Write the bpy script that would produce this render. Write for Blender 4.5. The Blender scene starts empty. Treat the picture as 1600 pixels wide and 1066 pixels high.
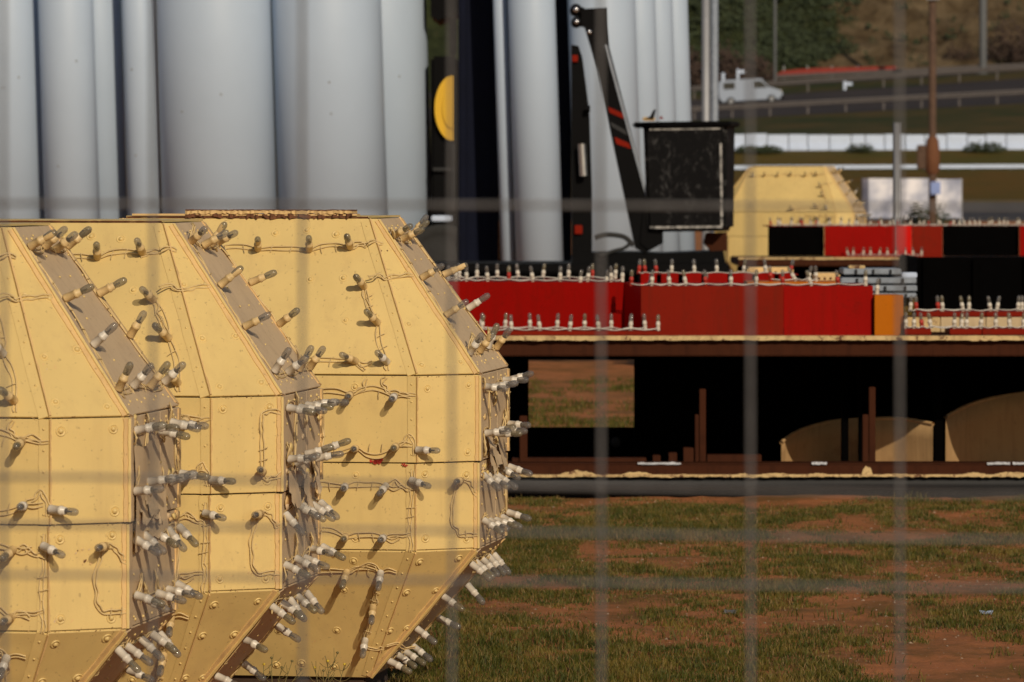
import bpy, bmesh, math, random
import numpy as np
from mathutils import Vector, Matrix, Quaternion

random.seed(7)
rng = np.random.default_rng(11)
R = math.radians
FP = 7500.0          # focal length in photo pixels (1600 wide)
HY, CH = 280.0, 1.66  # horizon row, camera height

sc = bpy.context.scene
C = sc.collection

# ------------------------------------------------------------------ camera, light, exposure
cam_d = bpy.data.cameras.new('camera')
cam = bpy.data.objects.new('camera', cam_d)
C.objects.link(cam)
cam.location = (0, 0, CH)
cam.rotation_euler = (R(90), 0, 0)
cam_d.sensor_width = 36
cam_d.lens = 36 * FP / 1600
cam_d.shift_y = -(533 - HY) / 1600
cam_d.clip_start = 0.1
cam_d.clip_end = 3000
cam_d.dof.use_dof = True
cam_d.dof.focus_distance = 14.8
cam_d.dof.aperture_fstop = (cam_d.lens / 1000) / 0.0155
sc.camera = cam

SUN_EL, SUN_AZ = 27.0, 18.0      # elevation; azimuth to the right of straight behind the camera
w = bpy.data.worlds.new('World')
sc.world = w
w.use_nodes = True
nt = w.node_tree
sky = nt.nodes.new('ShaderNodeTexSky')
sky.sky_type = 'NISHITA'
sky.sun_disc = False
sky.sun_elevation = R(SUN_EL)
sky.sun_rotation = R(180 - SUN_AZ)
nt.links.new(sky.outputs[0], nt.nodes['Background'].inputs[0])
nt.nodes['Background'].inputs[1].default_value = 0.05

sd = bpy.data.lights.new('sun', 'SUN')
sd.energy = 3.0
sd.angle = R(0.5)
sd.color = (1.0, 0.85, 0.65)
sun = bpy.data.objects.new('sun', sd)
C.objects.link(sun)
to_sun = Vector((math.sin(R(SUN_AZ)) * math.cos(R(SUN_EL)), -math.cos(R(SUN_AZ)) * math.cos(R(SUN_EL)), math.sin(R(SUN_EL))))
sun.rotation_euler = to_sun.to_track_quat('Z', 'Y').to_euler()
sun.location = (5, -5, 10)

sc.view_settings.view_transform = 'Standard'
sc.view_settings.look = 'None'
sc.view_settings.exposure = 0.0
sc.view_settings.gamma = 1.0
sc.view_settings.use_curve_mapping = False
sc.cycles.use_denoising = True
sc.cycles.max_bounces = 6
sc.cycles.transparent_max_bounces = 16


def P(px, py, D):
    """photo pixel at distance D -> world point"""
    return Vector(((px - 800) * D / FP, D, CH - (py - HY) * D / FP))


# ------------------------------------------------------------------ materials
def new_mat(name):
    m = bpy.data.materials.new(name)
    m.use_nodes = True
    return m, m.node_tree, m.node_tree.nodes['Principled BSDF']


def N(nt, t, **kw):
    n = nt.nodes.new(t)
    for k, v in kw.items():
        setattr(n, k, v)
    return n


def obj_coords(nt, scale=(1, 1, 1), rand=True):
    tc = N(nt, 'ShaderNodeTexCoord')
    oi = N(nt, 'ShaderNodeObjectInfo')
    ml = N(nt, 'ShaderNodeMath', operation='MULTIPLY')
    ml.inputs[1].default_value = 37.0 if rand else 0.0
    nt.links.new(oi.outputs['Random'], ml.inputs[0])
    ad = N(nt, 'ShaderNodeVectorMath', operation='ADD')
    nt.links.new(tc.outputs['Object'], ad.inputs[0])
    nt.links.new(ml.outputs[0], ad.inputs[1])
    mp = N(nt, 'ShaderNodeMapping')
    mp.inputs['Scale'].default_value = scale
    nt.links.new(ad.outputs[0], mp.inputs[0])
    return mp.outputs[0]


def noise(nt, vec, scale, detail=4, rough=0.55, dist=0.0):
    n = N(nt, 'ShaderNodeTexNoise')
    n.inputs['Scale'].default_value = scale
    n.inputs['Detail'].default_value = detail
    n.inputs['Roughness'].default_value = rough
    n.inputs['Distortion'].default_value = dist
    nt.links.new(vec, n.inputs['Vector'])
    return n.outputs['Fac']


def ramp(nt, fac, stops):
    r = N(nt, 'ShaderNodeValToRGB')
    e = r.color_ramp.elements
    while len(e) < len(stops):
        e.new(0.5)
    for i, (p, c) in enumerate(stops):
        e[i].position = p
        e[i].color = (*c, 1) if len(c) == 3 else c
    nt.links.new(fac, r.inputs[0])
    return r.outputs['Color']


def mix(nt, fac, a, b, mode='MIX'):
    m = N(nt, 'ShaderNodeMix', data_type='RGBA', blend_type=mode)
    for i, v in ((0, fac), (6, a), (7, b)):
        if isinstance(v, (int, float)):
            m.inputs[i].default_value = v
        elif isinstance(v, tuple):
            m.inputs[i].default_value = (*v, 1)
        else:
            nt.links.new(v, m.inputs[i])
    return m.outputs[2]


def bump(nt, bsdf, h, strength, dist=0.01, prev=None):
    b = N(nt, 'ShaderNodeBump')
    b.inputs['Strength'].default_value = strength
    b.inputs['Distance'].default_value = dist
    nt.links.new(h, b.inputs['Height'])
    if prev is not None:
        nt.links.new(prev, b.inputs['Normal'])
    nt.links.new(b.outputs[0], bsdf.inputs['Normal'])
    return b.outputs[0]


def W(t):
    return ((0,) * 3 if t == 0 else (1,) * 3)


def paint(name, base, dirt, rough=0.5, dirt_amt=0.5, chips=None, chip_at=0.70, wav=0.35, spec=0.4, peel=0.25):
    m, nt, b = new_mat(name)
    v = obj_coords(nt)
    big = ramp(nt, noise(nt, v, 2.2, 5, 0.6), [(0.35, W(0)), (0.75, W(1))])
    col = mix(nt, big, base, tuple(x * 0.86 for x in base))
    vs = obj_coords(nt, (14, 14, 1.2))
    st = ramp(nt, noise(nt, vs, 1.6, 4, 0.6), [(0.5, W(0)), (0.85, (dirt_amt,) * 3)])
    col = mix(nt, st, col, dirt)
    bl = ramp(nt, noise(nt, v, 9, 6, 0.7, 0.6), [(0.56, W(0)), (0.8, (dirt_amt,) * 3)])
    col = mix(nt, bl, col, dirt)
    sp = ramp(nt, noise(nt, v, 85, 2, 0.5), [(0.66, W(0)), (0.74, (0.45,) * 3)])
    col = mix(nt, sp, col, tuple(x * 0.55 for x in dirt))
    if chips:
        ch = ramp(nt, noise(nt, v, 16, 8, 0.75, 0.8), [(chip_at, W(0)), (chip_at + 0.015, W(1))])
        col = mix(nt, ch, col, chips)
    nt.links.new(col, b.inputs['Base Color'])
    b.inputs['Roughness'].default_value = rough
    b.inputs['Specular IOR Level'].default_value = spec
    n1 = bump(nt, b, noise(nt, v, 5, 2, 0.5), wav, 0.02)
    n2 = bump(nt, b, noise(nt, v, 240, 3, 0.6), peel, 0.0012, n1)
    return m


def simple(name, base, rough=0.6, metal=0.0, var=0.25, scale=12, bmp=0.15, spec=0.5, dist=0.003):
    m, nt, b = new_mat(name)
    v = obj_coords(nt)
    f = ramp(nt, noise(nt, v, scale, 6, 0.65), [(0.3, W(0)), (0.72, W(1))])
    col = mix(nt, f, base, tuple(x * (1 - var) for x in base))
    nt.links.new(col, b.inputs['Base Color'])
    b.inputs['Roughness'].default_value = rough
    b.inputs['Metallic'].default_value = metal
    b.inputs['Specular IOR Level'].default_value = spec
    if bmp:
        bump(nt, b, noise(nt, v, scale * 6, 4, 0.6), bmp, dist)
    return m


YB = (0.70, 0.515, 0.20)
M = {}
M['yellow'] = paint('cream_yellow_paint', YB, (0.42, 0.28, 0.13), 0.5, 0.30, (0.30, 0.15, 0.07), 0.755)
M['yellow_side'] = paint('shade_greyed_yellow_paint', (0.62, 0.46, 0.275), (0.38, 0.26, 0.16), 0.6, 0.45, (0.68, 0.5, 0.24), 0.735, spec=0.25)  # shade of the side faces mixed into the yellow as a greyer base
M['trim'] = paint('trim_paint', (0.70, 0.47, 0.2), (0.33, 0.21, 0.1), 0.55, 0.7, (0.2, 0.09, 0.04), 0.68)
M['core'] = simple('dark_rust_core', (0.055, 0.028, 0.014), 0.9, 0, 0.5, 20)
M['rust'] = simple('rust', (0.19, 0.075, 0.03), 0.9, 0, 0.6, 30, 0.5)
M['redchip'] = simple('red_primer', (0.5, 0.03, 0.015), 0.6)
M['wire_y'] = simple('painted_cable', (0.68, 0.50, 0.23), 0.55, 0, 0.25, 40)
M['wire_w'] = simple('white_cable', (0.60, 0.56, 0.5), 0.5, 0, 0.3, 40)
M['sock_w'] = simple('white_socket', (0.66, 0.60, 0.50), 0.35, 0, 0.2, 30, 0.05)
M['sock_y'] = simple('overpainted_socket', (0.68, 0.49, 0.23), 0.5, 0, 0.3, 30, 0.2)
M['sock_r'] = simple('red_socket', (0.42, 0.03, 0.015), 0.5)


def glass_mat(name, tint, alpha, rough):
    m, nt, b = new_mat(name)
    v = obj_coords(nt)
    f = noise(nt, v, 60, 4, 0.6)
    nt.links.new(mix(nt, f, tint, tuple(x * 0.5 for x in tint)), b.inputs['Base Color'])
    b.inputs['Roughness'].default_value = rough
    b.inputs['Alpha'].default_value = alpha
    b.inputs['Specular IOR Level'].default_value = 0.8
    b.inputs['Coat Weight'].default_value = 0.6
    b.inputs['Coat Roughness'].default_value = 0.06
    return m


M['glass'] = glass_mat('smoky_bulb_glass', (0.24, 0.22, 0.20), 0.46, 0.07)
M['glass_g'] = glass_mat('olive_bulb_glass', (0.26, 0.22, 0.14), 0.58, 0.12)
M['stem'] = simple('bulb_stem', (0.10, 0.09, 0.07), 0.4)
M['tube'] = simple('pale_grey_tube', (0.41, 0.50, 0.62), 0.5, 0, 0.05, 1.5, 0.06, 0.35, 0.01)
M['navy'] = simple('navy_paint', (0.0025, 0.0045, 0.016), 0.5, 0, 0.3, 5, 0.05, 0.08)
M['black'] = simple('black_paint', (0.0025, 0.0025, 0.003), 0.55, 0, 0.4, 8, 0.1, 0.06)
M['dead_black'] = simple('black_board_and_shadow', (0.0012, 0.001, 0.001), 0.9, 0, 0.4, 8, 0.1, 0.03)
M['rusty_beam'] = paint('rusty_brown_steel', (0.050, 0.015, 0.006), (0.02, 0.006, 0.003), 0.75, 0.8, (0.30, 0.13, 0.04), 0.78, spec=0.08)
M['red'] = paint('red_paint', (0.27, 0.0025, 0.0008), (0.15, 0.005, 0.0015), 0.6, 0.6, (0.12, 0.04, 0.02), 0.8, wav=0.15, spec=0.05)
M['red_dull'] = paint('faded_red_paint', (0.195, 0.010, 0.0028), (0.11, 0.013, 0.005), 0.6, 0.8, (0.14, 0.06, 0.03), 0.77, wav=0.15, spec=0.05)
M['red_lit'] = paint('lit_red_paint', (0.55, 0.004, 0.001), (0.35, 0.005, 0.002), 0.5, 0.3, wav=0.15, spec=0.08)  # brighter copy of the red: light on turned panels put into the colour
M['orange'] = paint('orange_yellow_paint', (0.46, 0.125, 0.0005), (0.36, 0.10, 0.002), 0.5, 0.3, wav=0.15, spec=0.08)
M['peel'] = paint('peeling_cream_edge', (0.58, 0.42, 0.20), (0.20, 0.10, 0.04), 0.75, 0.9, (0.12, 0.05, 0.02), 0.57)
M['tan_shell'] = paint('tan_shell_paint', (0.62, 0.40, 0.19), (0.36, 0.2, 0.09), 0.65, 0.7, spec=0.1)
M['cream'] = paint('cream_tan_paint', (0.52, 0.39, 0.22), (0.30, 0.19, 0.1), 0.6, 0.7)
M['grey_board'] = simple('grey_board', (0.26, 0.30, 0.36), 0.55, 0, 0.4, 14)
M['dark_tube'] = simple('dark_steel_tube', (0.009, 0.010, 0.012), 0.7, 0.0, 0.3, 6, 0.1)
M['galv'] = simple('galvanised_steel', (0.15, 0.145, 0.145), 0.65, 0.1, 0.4, 60, 0.2)
M['galv_far'] = simple('grey_post_steel', (0.30, 0.31, 0.33), 0.5, 0.3, 0.2, 3, 0.0)
M['white'] = simple('white_plastic', (0.52, 0.61, 0.78), 0.5, 0, 0.12, 2, 0.0)
M['white_van'] = simple('white_van_paint', (0.30, 0.35, 0.44), 0.3, 0, 0.05, 2, 0.0)
M['van_glass'] = simple('van_window', (0.02, 0.025, 0.03), 0.1, 0, 0.1, 2, 0.0)
M['rubber'] = simple('tyre_rubber', (0.02, 0.02, 0.02), 0.85)
M['truck_yellow'] = simple('yellow_paint_gloss', (0.72, 0.42, 0.01), 0.4, 0, 0.08, 4, 0.0)
M['chrome'] = simple('bright_steel', (0.6, 0.6, 0.62), 0.25, 0.9, 0.2, 8, 0.0)
M['glint'] = simple('bright_glint', (0.85, 0.85, 0.88), 0.3, 0.3, 0.1, 8, 0.0)
M['wood'] = simple('weathered_pole_wood', (0.12, 0.072, 0.048), 0.85, 0, 0.5, 4, 0.3, 0.3, 0.02)
M['post_dark'] = simple('dull_lamp_post', (0.10, 0.105, 0.11), 0.7, 0, 0.2, 3, 0)
M['sign_mesh'] = simple('faded_red_netting', (0.26, 0.022, 0.012), 0.8, 0, 0.35, 0.8, 0.0)

# scuffed black bucket
m, nt, b = new_mat('scuffed_black_plastic')
v = obj_coords(nt, (1.2, 1.2, 0.7))
sc1 = ramp(nt, noise(nt, v, 5.5, 12, 0.88, 1.8), [(0.55, W(0)), (0.66, (0.75,) * 3)])
geo = N(nt, 'ShaderNodeTexCoord')
col = mix(nt, sc1, (0.0035, 0.0035, 0.004), (0.16, 0.16, 0.16))
nt.links.new(col, b.inputs['Base Color'])
b.inputs['Roughness'].default_value = 0.6
b.inputs['Specular IOR Level'].default_value = 0.1
bump(nt, b, noise(nt, v, 60, 4, 0.7), 0.3, 0.004)
M['bucket'] = m

# ground: reddish sandy dirt with greenish film
m, nt, b = new_mat('sandy_red_dirt')
v = obj_coords(nt, (1, 1, 1), False)
c1 = ramp(nt, noise(nt, v, 1.1, 6, 0.65), [(0.3, (0.55, 0.21, 0.080)), (0.72, (0.43, 0.155, 0.056))])
c2 = ramp(nt, noise(nt, v, 24, 8, 0.75), [(0.35, W(0)), (0.75, (0.65,) * 3)])
c3 = mix(nt, c2, c1, (0.30, 0.105, 0.038))
c4 = ramp(nt, noise(nt, v, 95, 4, 0.7), [(0.60, W(0)), (0.68, (0.8,) * 3)])
c5 = mix(nt, c4, c3, (0.62, 0.31, 0.16))
gr = ramp(nt, noise(nt, v, 1.7, 8, 0.75), [(0.42, W(0)), (0.60, (0.75,) * 3)])
c6 = mix(nt, gr, c5, (0.13, 0.080, 0.020))
nt.links.new(c6, b.inputs['Base Color'])
b.inputs['Roughness'].default_value = 0.95
b.inputs['Specular IOR Level'].default_value = 0.15
bump(nt, b, noise(nt, v, 45, 8, 0.8), 0.7, 0.018)
M['dirt'] = m


def terrain_mat(name, a, bcol, scale, stretch=(1, 1, 1), lo=0.4, hi=0.6, third=None):
    m, nt, b = new_mat(name)
    v = obj_coords(nt, stretch, False)
    col = ramp(nt, noise(nt, v, scale, 7, 0.65, 0.3), [(lo, a), (hi, bcol)])
    if third:
        t = ramp(nt, noise(nt, v, scale * 5, 5, 0.7), [(0.5, W(0)), (0.68, (0.6,) * 3)])
        col = mix(nt, t, col, third)
    nt.links.new(col, b.inputs['Base Color'])
    b.inputs['Roughness'].default_value = 0.95
    b.inputs['Specular IOR Level'].default_value = 0.1
    bump(nt, b, noise(nt, v, scale * 8, 6, 0.7), 0.6, 0.3)
    return m


M['field'] = terrain_mat('dry_olive_field', (0.12, 0.070, 0.012), (0.095, 0.066, 0.012), 0.30, (1, 0.35, 1), third=(0.14, 0.065, 0.014))
M['field2'] = terrain_mat('olive_grass_field', (0.115, 0.075, 0.014), (0.085, 0.072, 0.013), 0.25, (1, 0.5, 1), third=(0.06, 0.058, 0.012))
M['verge'] = terrain_mat('dark_green_verge', (0.080, 0.058, 0.018), (0.032, 0.040, 0.011), 0.14, (1, 0.3, 1), third=(0.08, 0.05, 0.02))
M['asphalt'] = terrain_mat('asphalt', (0.055, 0.046, 0.044), (0.042, 0.037, 0.038), 0.1)
M['track'] = terrain_mat('dark_track', (0.06, 0.06, 0.07), (0.075, 0.07, 0.07), 0.3)

# hill: tan rock and green scrub
m, nt, b = new_mat('rocky_scrub_hillside')
tc = N(nt, 'ShaderNodeTexCoord')
mp = N(nt, 'ShaderNodeMapping')
mp.inputs['Rotation'].default_value = (0, R(-32), 0)
mp.inputs['Scale'].default_value = (1.0, 0.7, 0.42)
nt.links.new(tc.outputs['Object'], mp.inputs[0])
v = mp.outputs[0]
rock = ramp(nt, noise(nt, v, 0.30, 9, 0.7, 0.4), [(0.3, (0.055, 0.032, 0.014)), (0.46, (0.17, 0.118, 0.062)), (0.7, (0.32, 0.235, 0.135))])
scrub = ramp(nt, noise(nt, v, 0.7, 8, 0.75), [(0.35, (0.028, 0.034, 0.014)), (0.55, (0.055, 0.068, 0.026)), (0.75, (0.10, 0.075, 0.04))])
sx = N(nt, 'ShaderNodeSeparateXYZ')
nt.links.new(tc.outputs['Object'], sx.inputs[0])
# boundary: rock to the right of a leaning line x > 34.5 + 0.45*(z-12)
ma = N(nt, 'ShaderNodeMath', operation='MULTIPLY_ADD')
nt.links.new(sx.outputs['Z'], ma.inputs[0])
ma.inputs[1].default_value = -0.55
nt.links.new(sx.outputs['X'], ma.inputs[2])
ng = noise(nt, v, 0.13, 6, 0.65, 0.6)
mb = N(nt, 'ShaderNodeMath', operation='MULTIPLY_ADD')
nt.links.new(ng, mb.inputs[0])
mb.inputs[1].default_value = 26.0
nt.links.new(ma.outputs[0], mb.inputs[2])
mr = N(nt, 'ShaderNodeMapRange')
mr.inputs['From Min'].default_value = 35.5
mr.inputs['From Max'].default_value = 37.0
nt.links.new(mb.outputs[0], mr.inputs['Value'])
col = mix(nt, mr.outputs[0], scrub, rock)
nt.links.new(col, b.inputs['Base Color'])
b.inputs['Roughness'].default_value = 0.95
b.inputs['Specular IOR Level'].default_value = 0.1
bump(nt, b, noise(nt, v, 0.9, 8, 0.75), 1.0, 1.2)
M['hill'] = m

# grass
m, nt, b = new_mat('grass_blades')
v = obj_coords(nt, (1, 1, 1), False)
col = ramp(nt, noise(nt, v, 4, 5, 0.8), [(0.3, (0.024, 0.036, 0.003)), (0.48, (0.058, 0.062, 0.006)), (0.64, (0.17, 0.115, 0.022))])
nt.links.new(col, b.inputs['Base Color'])
b.inputs['Roughness'].default_value = 0.6
b.inputs['Specular IOR Level'].default_value = 0.25
M['grass'] = m
M['bush'] = simple('shrub_leaves', (0.035, 0.05, 0.016), 0.8, 0, 0.6, 2)
M['bush_brown'] = simple('brown_shrub', (0.06, 0.035, 0.024), 0.9, 0, 0.6, 2)
M['weed'] = simple('weed_stem', (0.16, 0.13, 0.04), 0.7)
M['straw'] = simple('straw_blades', (0.26, 0.16, 0.05), 0.7, 0, 0.4, 5)
M['flower'] = simple('weed_flower', (0.7, 0.5, 0.04), 0.6)
M['pebble'] = simple('pale_pebble', (0.42, 0.30, 0.2), 0.8, 0, 0.5, 4)


# ------------------------------------------------------------------ mesh helpers
class MB:
    def __init__(self):
        self.v, self.f, self.m, self.s = [], [], [], []
        self.mats = []

    def mi(self, mat):
        if mat not in self.mats:
            self.mats.append(mat)
        return self.mats.index(mat)

    def add(self, verts, faces, mat, smooth=False):
        o = len(self.v)
        self.v += [tuple(x) for x in verts]
        k = self.mi(mat)
        for f in faces:
            self.f.append(tuple(i + o for i in f))
            self.m.append(k)
            self.s.append(smooth)

    def box(self, lo, hi, mat, bev=0.0):
        """axis aligned box, with chamfered edges if bev"""
        lo, hi = Vector(lo), Vector(hi)
        if bev <= 0:
            vs = [(x, y, z) for x in (lo.x, hi.x) for y in (lo.y, hi.y) for z in (lo.z, hi.z)]
            self.add(vs, [(0, 1, 3, 2), (4, 6, 7, 5), (0, 4, 5, 1), (2, 3, 7, 6), (0, 2, 6, 4), (1, 5, 7, 3)], mat)
            return
        bm = bmesh.new()
        bmesh.ops.create_cube(bm, size=1)
        for vv in bm.verts:
            vv.co = Vector([(lo[i] + hi[i]) / 2 + vv.co[i] * (hi[i] - lo[i]) for i in range(3)])
        bmesh.ops.bevel(bm, geom=bm.edges[:], offset=bev, segments=2, affect='EDGES')
        self.bm(bm, mat)

    def bm(self, bm, mat, smooth=False):
        bm.verts.index_update()
        self.add([vv.co.copy() for vv in bm.verts], [[x.index for x in f.verts] for f in bm.faces], mat, smooth)
        bm.free()

    def prism(self, poly, off, mat):
        """polygon (3D points) extruded by vector off"""
        n = len(poly)
        vs = [Vector(p) for p in poly] + [Vector(p) + Vector(off) for p in poly]
        fs = [tuple(range(n)), tuple(range(2 * n - 1, n - 1, -1))]
        fs += [(i, n + i, n + (i + 1) % n, (i + 1) % n) for i in range(n)]
        bm = bmesh.new()
        bv = [bm.verts.new(x) for x in vs]
        for f in fs:
            bm.faces.new([bv[i] for i in f])
        bmesh.ops.recalc_face_normals(bm, faces=bm.faces[:])
        self.bm(bm, mat)

    def cyl(self, a, b, r0, r1, mat, n=12, smooth=True, caps=True):
        a, b = Vector(a), Vector(b)
        d = (b - a).normalized()
        u = d.orthogonal().normalized()
        w_ = d.cross(u)
        vs, fs = [], []
        for p, r in ((a, r0), (b, r1)):
            for i in range(n):
                t = 2 * math.pi * i / n
                vs.append(p + u * (r * math.cos(t)) + w_ * (r * math.sin(t)))
        self.add(vs, [(i, (i + 1) % n, n + (i + 1) % n, n + i) for i in range(n)], mat, smooth)
        if caps:
            self.add(vs[:n], [tuple(range(n - 1, -1, -1))], mat)
            self.add(vs[n:], [tuple(range(n))], mat)

    def tube(self, pts, r, mat, n=5):
        pts = [Vector(p) for p in pts]
        vs, fs = [], []
        u = None
        for i, p in enumerate(pts):
            d = (pts[min(i + 1, len(pts) - 1)] - pts[max(i - 1, 0)])
            if d.length < 1e-9:
                d = Vector((0, 0, 1))
            d.normalize()
            u = d.orthogonal().normalized() if u is None else (u - d * u.dot(d))
            if u.length < 1e-6:
                u = d.orthogonal()
            u.normalize()
            w_ = d.cross(u)
            for k in range(n):
                t = 2 * math.pi * k / n
                vs.append(p + u * (r * math.cos(t)) + w_ * (r * math.sin(t)))
        for i in range(len(pts) - 1):
            for k in range(n):
                fs.append((i * n + k, i * n + (k + 1) % n, (i + 1) * n + (k + 1) % n, (i + 1) * n + k))
        self.add(vs, fs, mat, True)

    def lathe(self, a, d, prof, mat, n=12, smooth=True):
        """prof: (distance along d, radius)"""
        a, d = Vector(a), Vector(d).normalized()
        u = d.orthogonal().normalized()
        w_ = d.cross(u)
        vs, fs = [], []
        for h, r in prof:
            for i in range(n):
                t = 2 * math.pi * i / n
                vs.append(a + d * h + u * (r * math.cos(t)) + w_ * (r * math.sin(t)))
        for j in range(len(prof) - 1):
            for i in range(n):
                fs.append((j * n + i, j * n + (i + 1) % n, (j + 1) * n + (i + 1) % n, (j + 1) * n + i))
        self.add(vs, fs, mat, smooth)

    def mesh(self, name):
        me = bpy.data.meshes.new(name)
        me.from_pydata(self.v, [], self.f)
        me.polygons.foreach_set('material_index', self.m)
        me.polygons.foreach_set('use_smooth', self.s)
        for mt in self.mats:
            me.materials.append(mt)
        me.update()
        return me

    def build(self, name, parent=None, **props):
        return link(name, self.mesh(name), parent, **props)


def link(name, data, parent=None, **props):
    o = bpy.data.objects.new(name, data)
    C.objects.link(o)
    if parent is not None:
        o.parent = parent
    for k, v in props.items():
        o[k] = v
    return o


def thing(name, label, cat, loc=(0, 0, 0), rz=0.0, group=None):
    o = bpy.data.objects.new(name, None)
    C.objects.link(o)
    o.location = loc
    o.rotation_euler = (0, 0, rz)
    o.empty_display_size = 0.1
    o['label'] = label
    o['category'] = cat
    if group:
        o['group'] = group
    return o


def copy_tree(o, parent=None):
    c = o.copy()
    C.objects.link(c)
    c.parent = parent
    for ch in KIDS.get(o.name, []) or [x for x in o.children]:
        copy_tree(ch, c)
    return c


KIDS = {}


def vnoise(x, y, seed=0):
    """smooth value noise 0..1, numpy"""
    xi, yi = np.floor(x).astype(np.int64), np.floor(y).astype(np.int64)
    xf, yf = x - xi, y - yi
    xf, yf = xf * xf * (3 - 2 * xf), yf * yf * (3 - 2 * yf)

    def h(a, b):
        n = (a * 374761393 + b * 668265263 + seed * 982451653) & 0x7fffffff
        n = ((n ^ (n >> 13)) * 1274126177) & 0x7fffffff
        return ((n ^ (n >> 16)) & 0xffff) / 65535.0
    return (h(xi, yi) * (1 - xf) + h(xi + 1, yi) * xf) * (1 - yf) + (h(xi, yi + 1) * (1 - xf) + h(xi + 1, yi + 1) * xf) * yf


def fbm(x, y, seed=0, oct=4):
    s, a, t = 0, 1.0, 0
    for i in range(oct):
        s = s + a * vnoise(x * 2 ** i, y * 2 ** i, seed + i)
        t += a
        a *= 0.55
    return s / t


def grid_mesh(xs, ys, zf, mat, name):
    X, Y = np.meshgrid(xs, ys)
    Z = zf(X, Y)
    nx, ny = len(xs), len(ys)
    vs = np.stack([X.ravel(), Y.ravel(), Z.ravel()], 1)
    i = np.arange((ny - 1) * nx).reshape(ny - 1, nx)[:, :-1].ravel()
    fs = np.stack([i, i + 1, i + nx + 1, i + nx], 1)
    me = bpy.data.meshes.new(name)
    me.from_pydata(vs.tolist(), [], fs.tolist())
    me.polygons.foreach_set('use_smooth', [True] * len(fs))
    me.materials.append(mat)
    me.update()
    return me


# ------------------------------------------------------------------ ground and terrain
def ground_z(X, Y):
    near = np.clip((Y - 10) / 3, 0, 1) * np.clip((60 - Y) / 15, 0, 1)
    return near * ((fbm(X * 1.3, Y * 1.3, 3) - 0.5) * 0.045 + (fbm(X * 9, Y * 9, 9, 3) - 0.5) * 0.022) - 0.008


xs = np.unique(np.concatenate([np.linspace(-160, -6, 24), np.arange(-6, -1.2, 0.3), np.arange(-1.2, 4.6, 0.04), np.arange(4.6, 10, 0.3), np.linspace(10, 190, 30)]))
ys = np.unique(np.concatenate([np.linspace(-60, 12, 12), np.arange(12, 15, 0.3), np.arange(15, 26, 0.045), np.arange(26, 46, 0.14), np.linspace(46, 190, 40)]))
o = link('ground', grid_mesh(xs, ys, ground_z, M['dirt'], 'ground'), kind='structure')

TER = [(190, 345.5, 0), (203, 318, 0), (228, 270, 2), (241, 236, 2), (255, 226, 3), (290, 208, 12), (320, 197, 18), (345, 186, 24), (368, 176, 28), (392, 153, 30),
       (425, 140, 28), (450, 133, 22), (456, 122, 18), (470, 55, 5), (490, -30, 0), (520, -150, 0), (570, -260, 0), (650, -340, 0), (900, -360, 0)]
TD = np.array([t[0] for t in TER], float)
TY = np.array([t[1] for t in TER], float)
TS = np.array([t[2] for t in TER], float)


def ter_z(X, Y, rough=0.0):
    px = 800 + FP * X / Y
    py = np.interp(Y, TD, TY) - np.interp(Y, TD, TS) * np.clip((px - 1130) / 470, -0.5, 1.6)
    z = CH - (py - HY) * Y / FP
    return z


def hill_z(X, Y):
    z = ter_z(X, Y)
    amp = np.clip((Y - 456) / 14, 0, 1)
    return z + amp * ((fbm(X / 9, Y / 9, 5) - 0.5) * 7 + (fbm(X / 2.2 + Y / 5, Y / 3, 8) - 0.5) * 2.4)


def strip(name, d0, d1, n, mat, f=ter_z, xr=(-320, 420), nx=120):
    o = link(name, grid_mesh(np.linspace(xr[0], xr[1], nx), np.linspace(d0, d1, n), f, mat, name), kind='structure')
    return o


strip('track', 190, 203, 6, M['track'], nx=60)
strip('field', 203, 228, 12, M['field'])
strip('field', 228, 241, 8, M['field2'])
strip('verge', 241, 345, 24, M['verge'])
strip('road', 345, 392, 12, M['asphalt'])
strip('verge', 392, 425, 8, M['verge'])
strip('road', 425, 450, 6, M['asphalt'])
strip('hillside', 450, 900, 200, M['hill'], hill_z, (-200, 260), 260)


def tz(x, y):
    return float(ter_z(np.array([x]), np.array([y]))[0])


# ------------------------------------------------------------------ lamps
def socket_mesh(mat):
    b = MB()
    b.lathe((0, 0, 0), (0, 0, 1), [(0, 0.006), (0.0, 0.0115), (0.003, 0.0118), (0.030, 0.0110), (0.031, 0.0125), (0.038, 0.0125), (0.039, 0.0105), (0.049, 0.0102), (0.050, 0.007)], mat, 12)
    return b.mesh('lamp_socket')


def bulb_mesh(mat):
    b = MB()
    prof = [(0.0, 0.0082), (0.006, 0.0098), (0.014, 0.0106), (0.024, 0.0108), (0.030, 0.0100), (0.0345, 0.0080), (0.0375, 0.005), (0.0385, 0.0012)]
    b.lathe((0, 0, 0), (0, 0, 1), prof, mat, 14)
    b.cyl((0, 0, 0), (0, 0, 0.018), 0.0035, 0.002, M['stem'], 6)
    return b.mesh('bulb')


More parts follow.
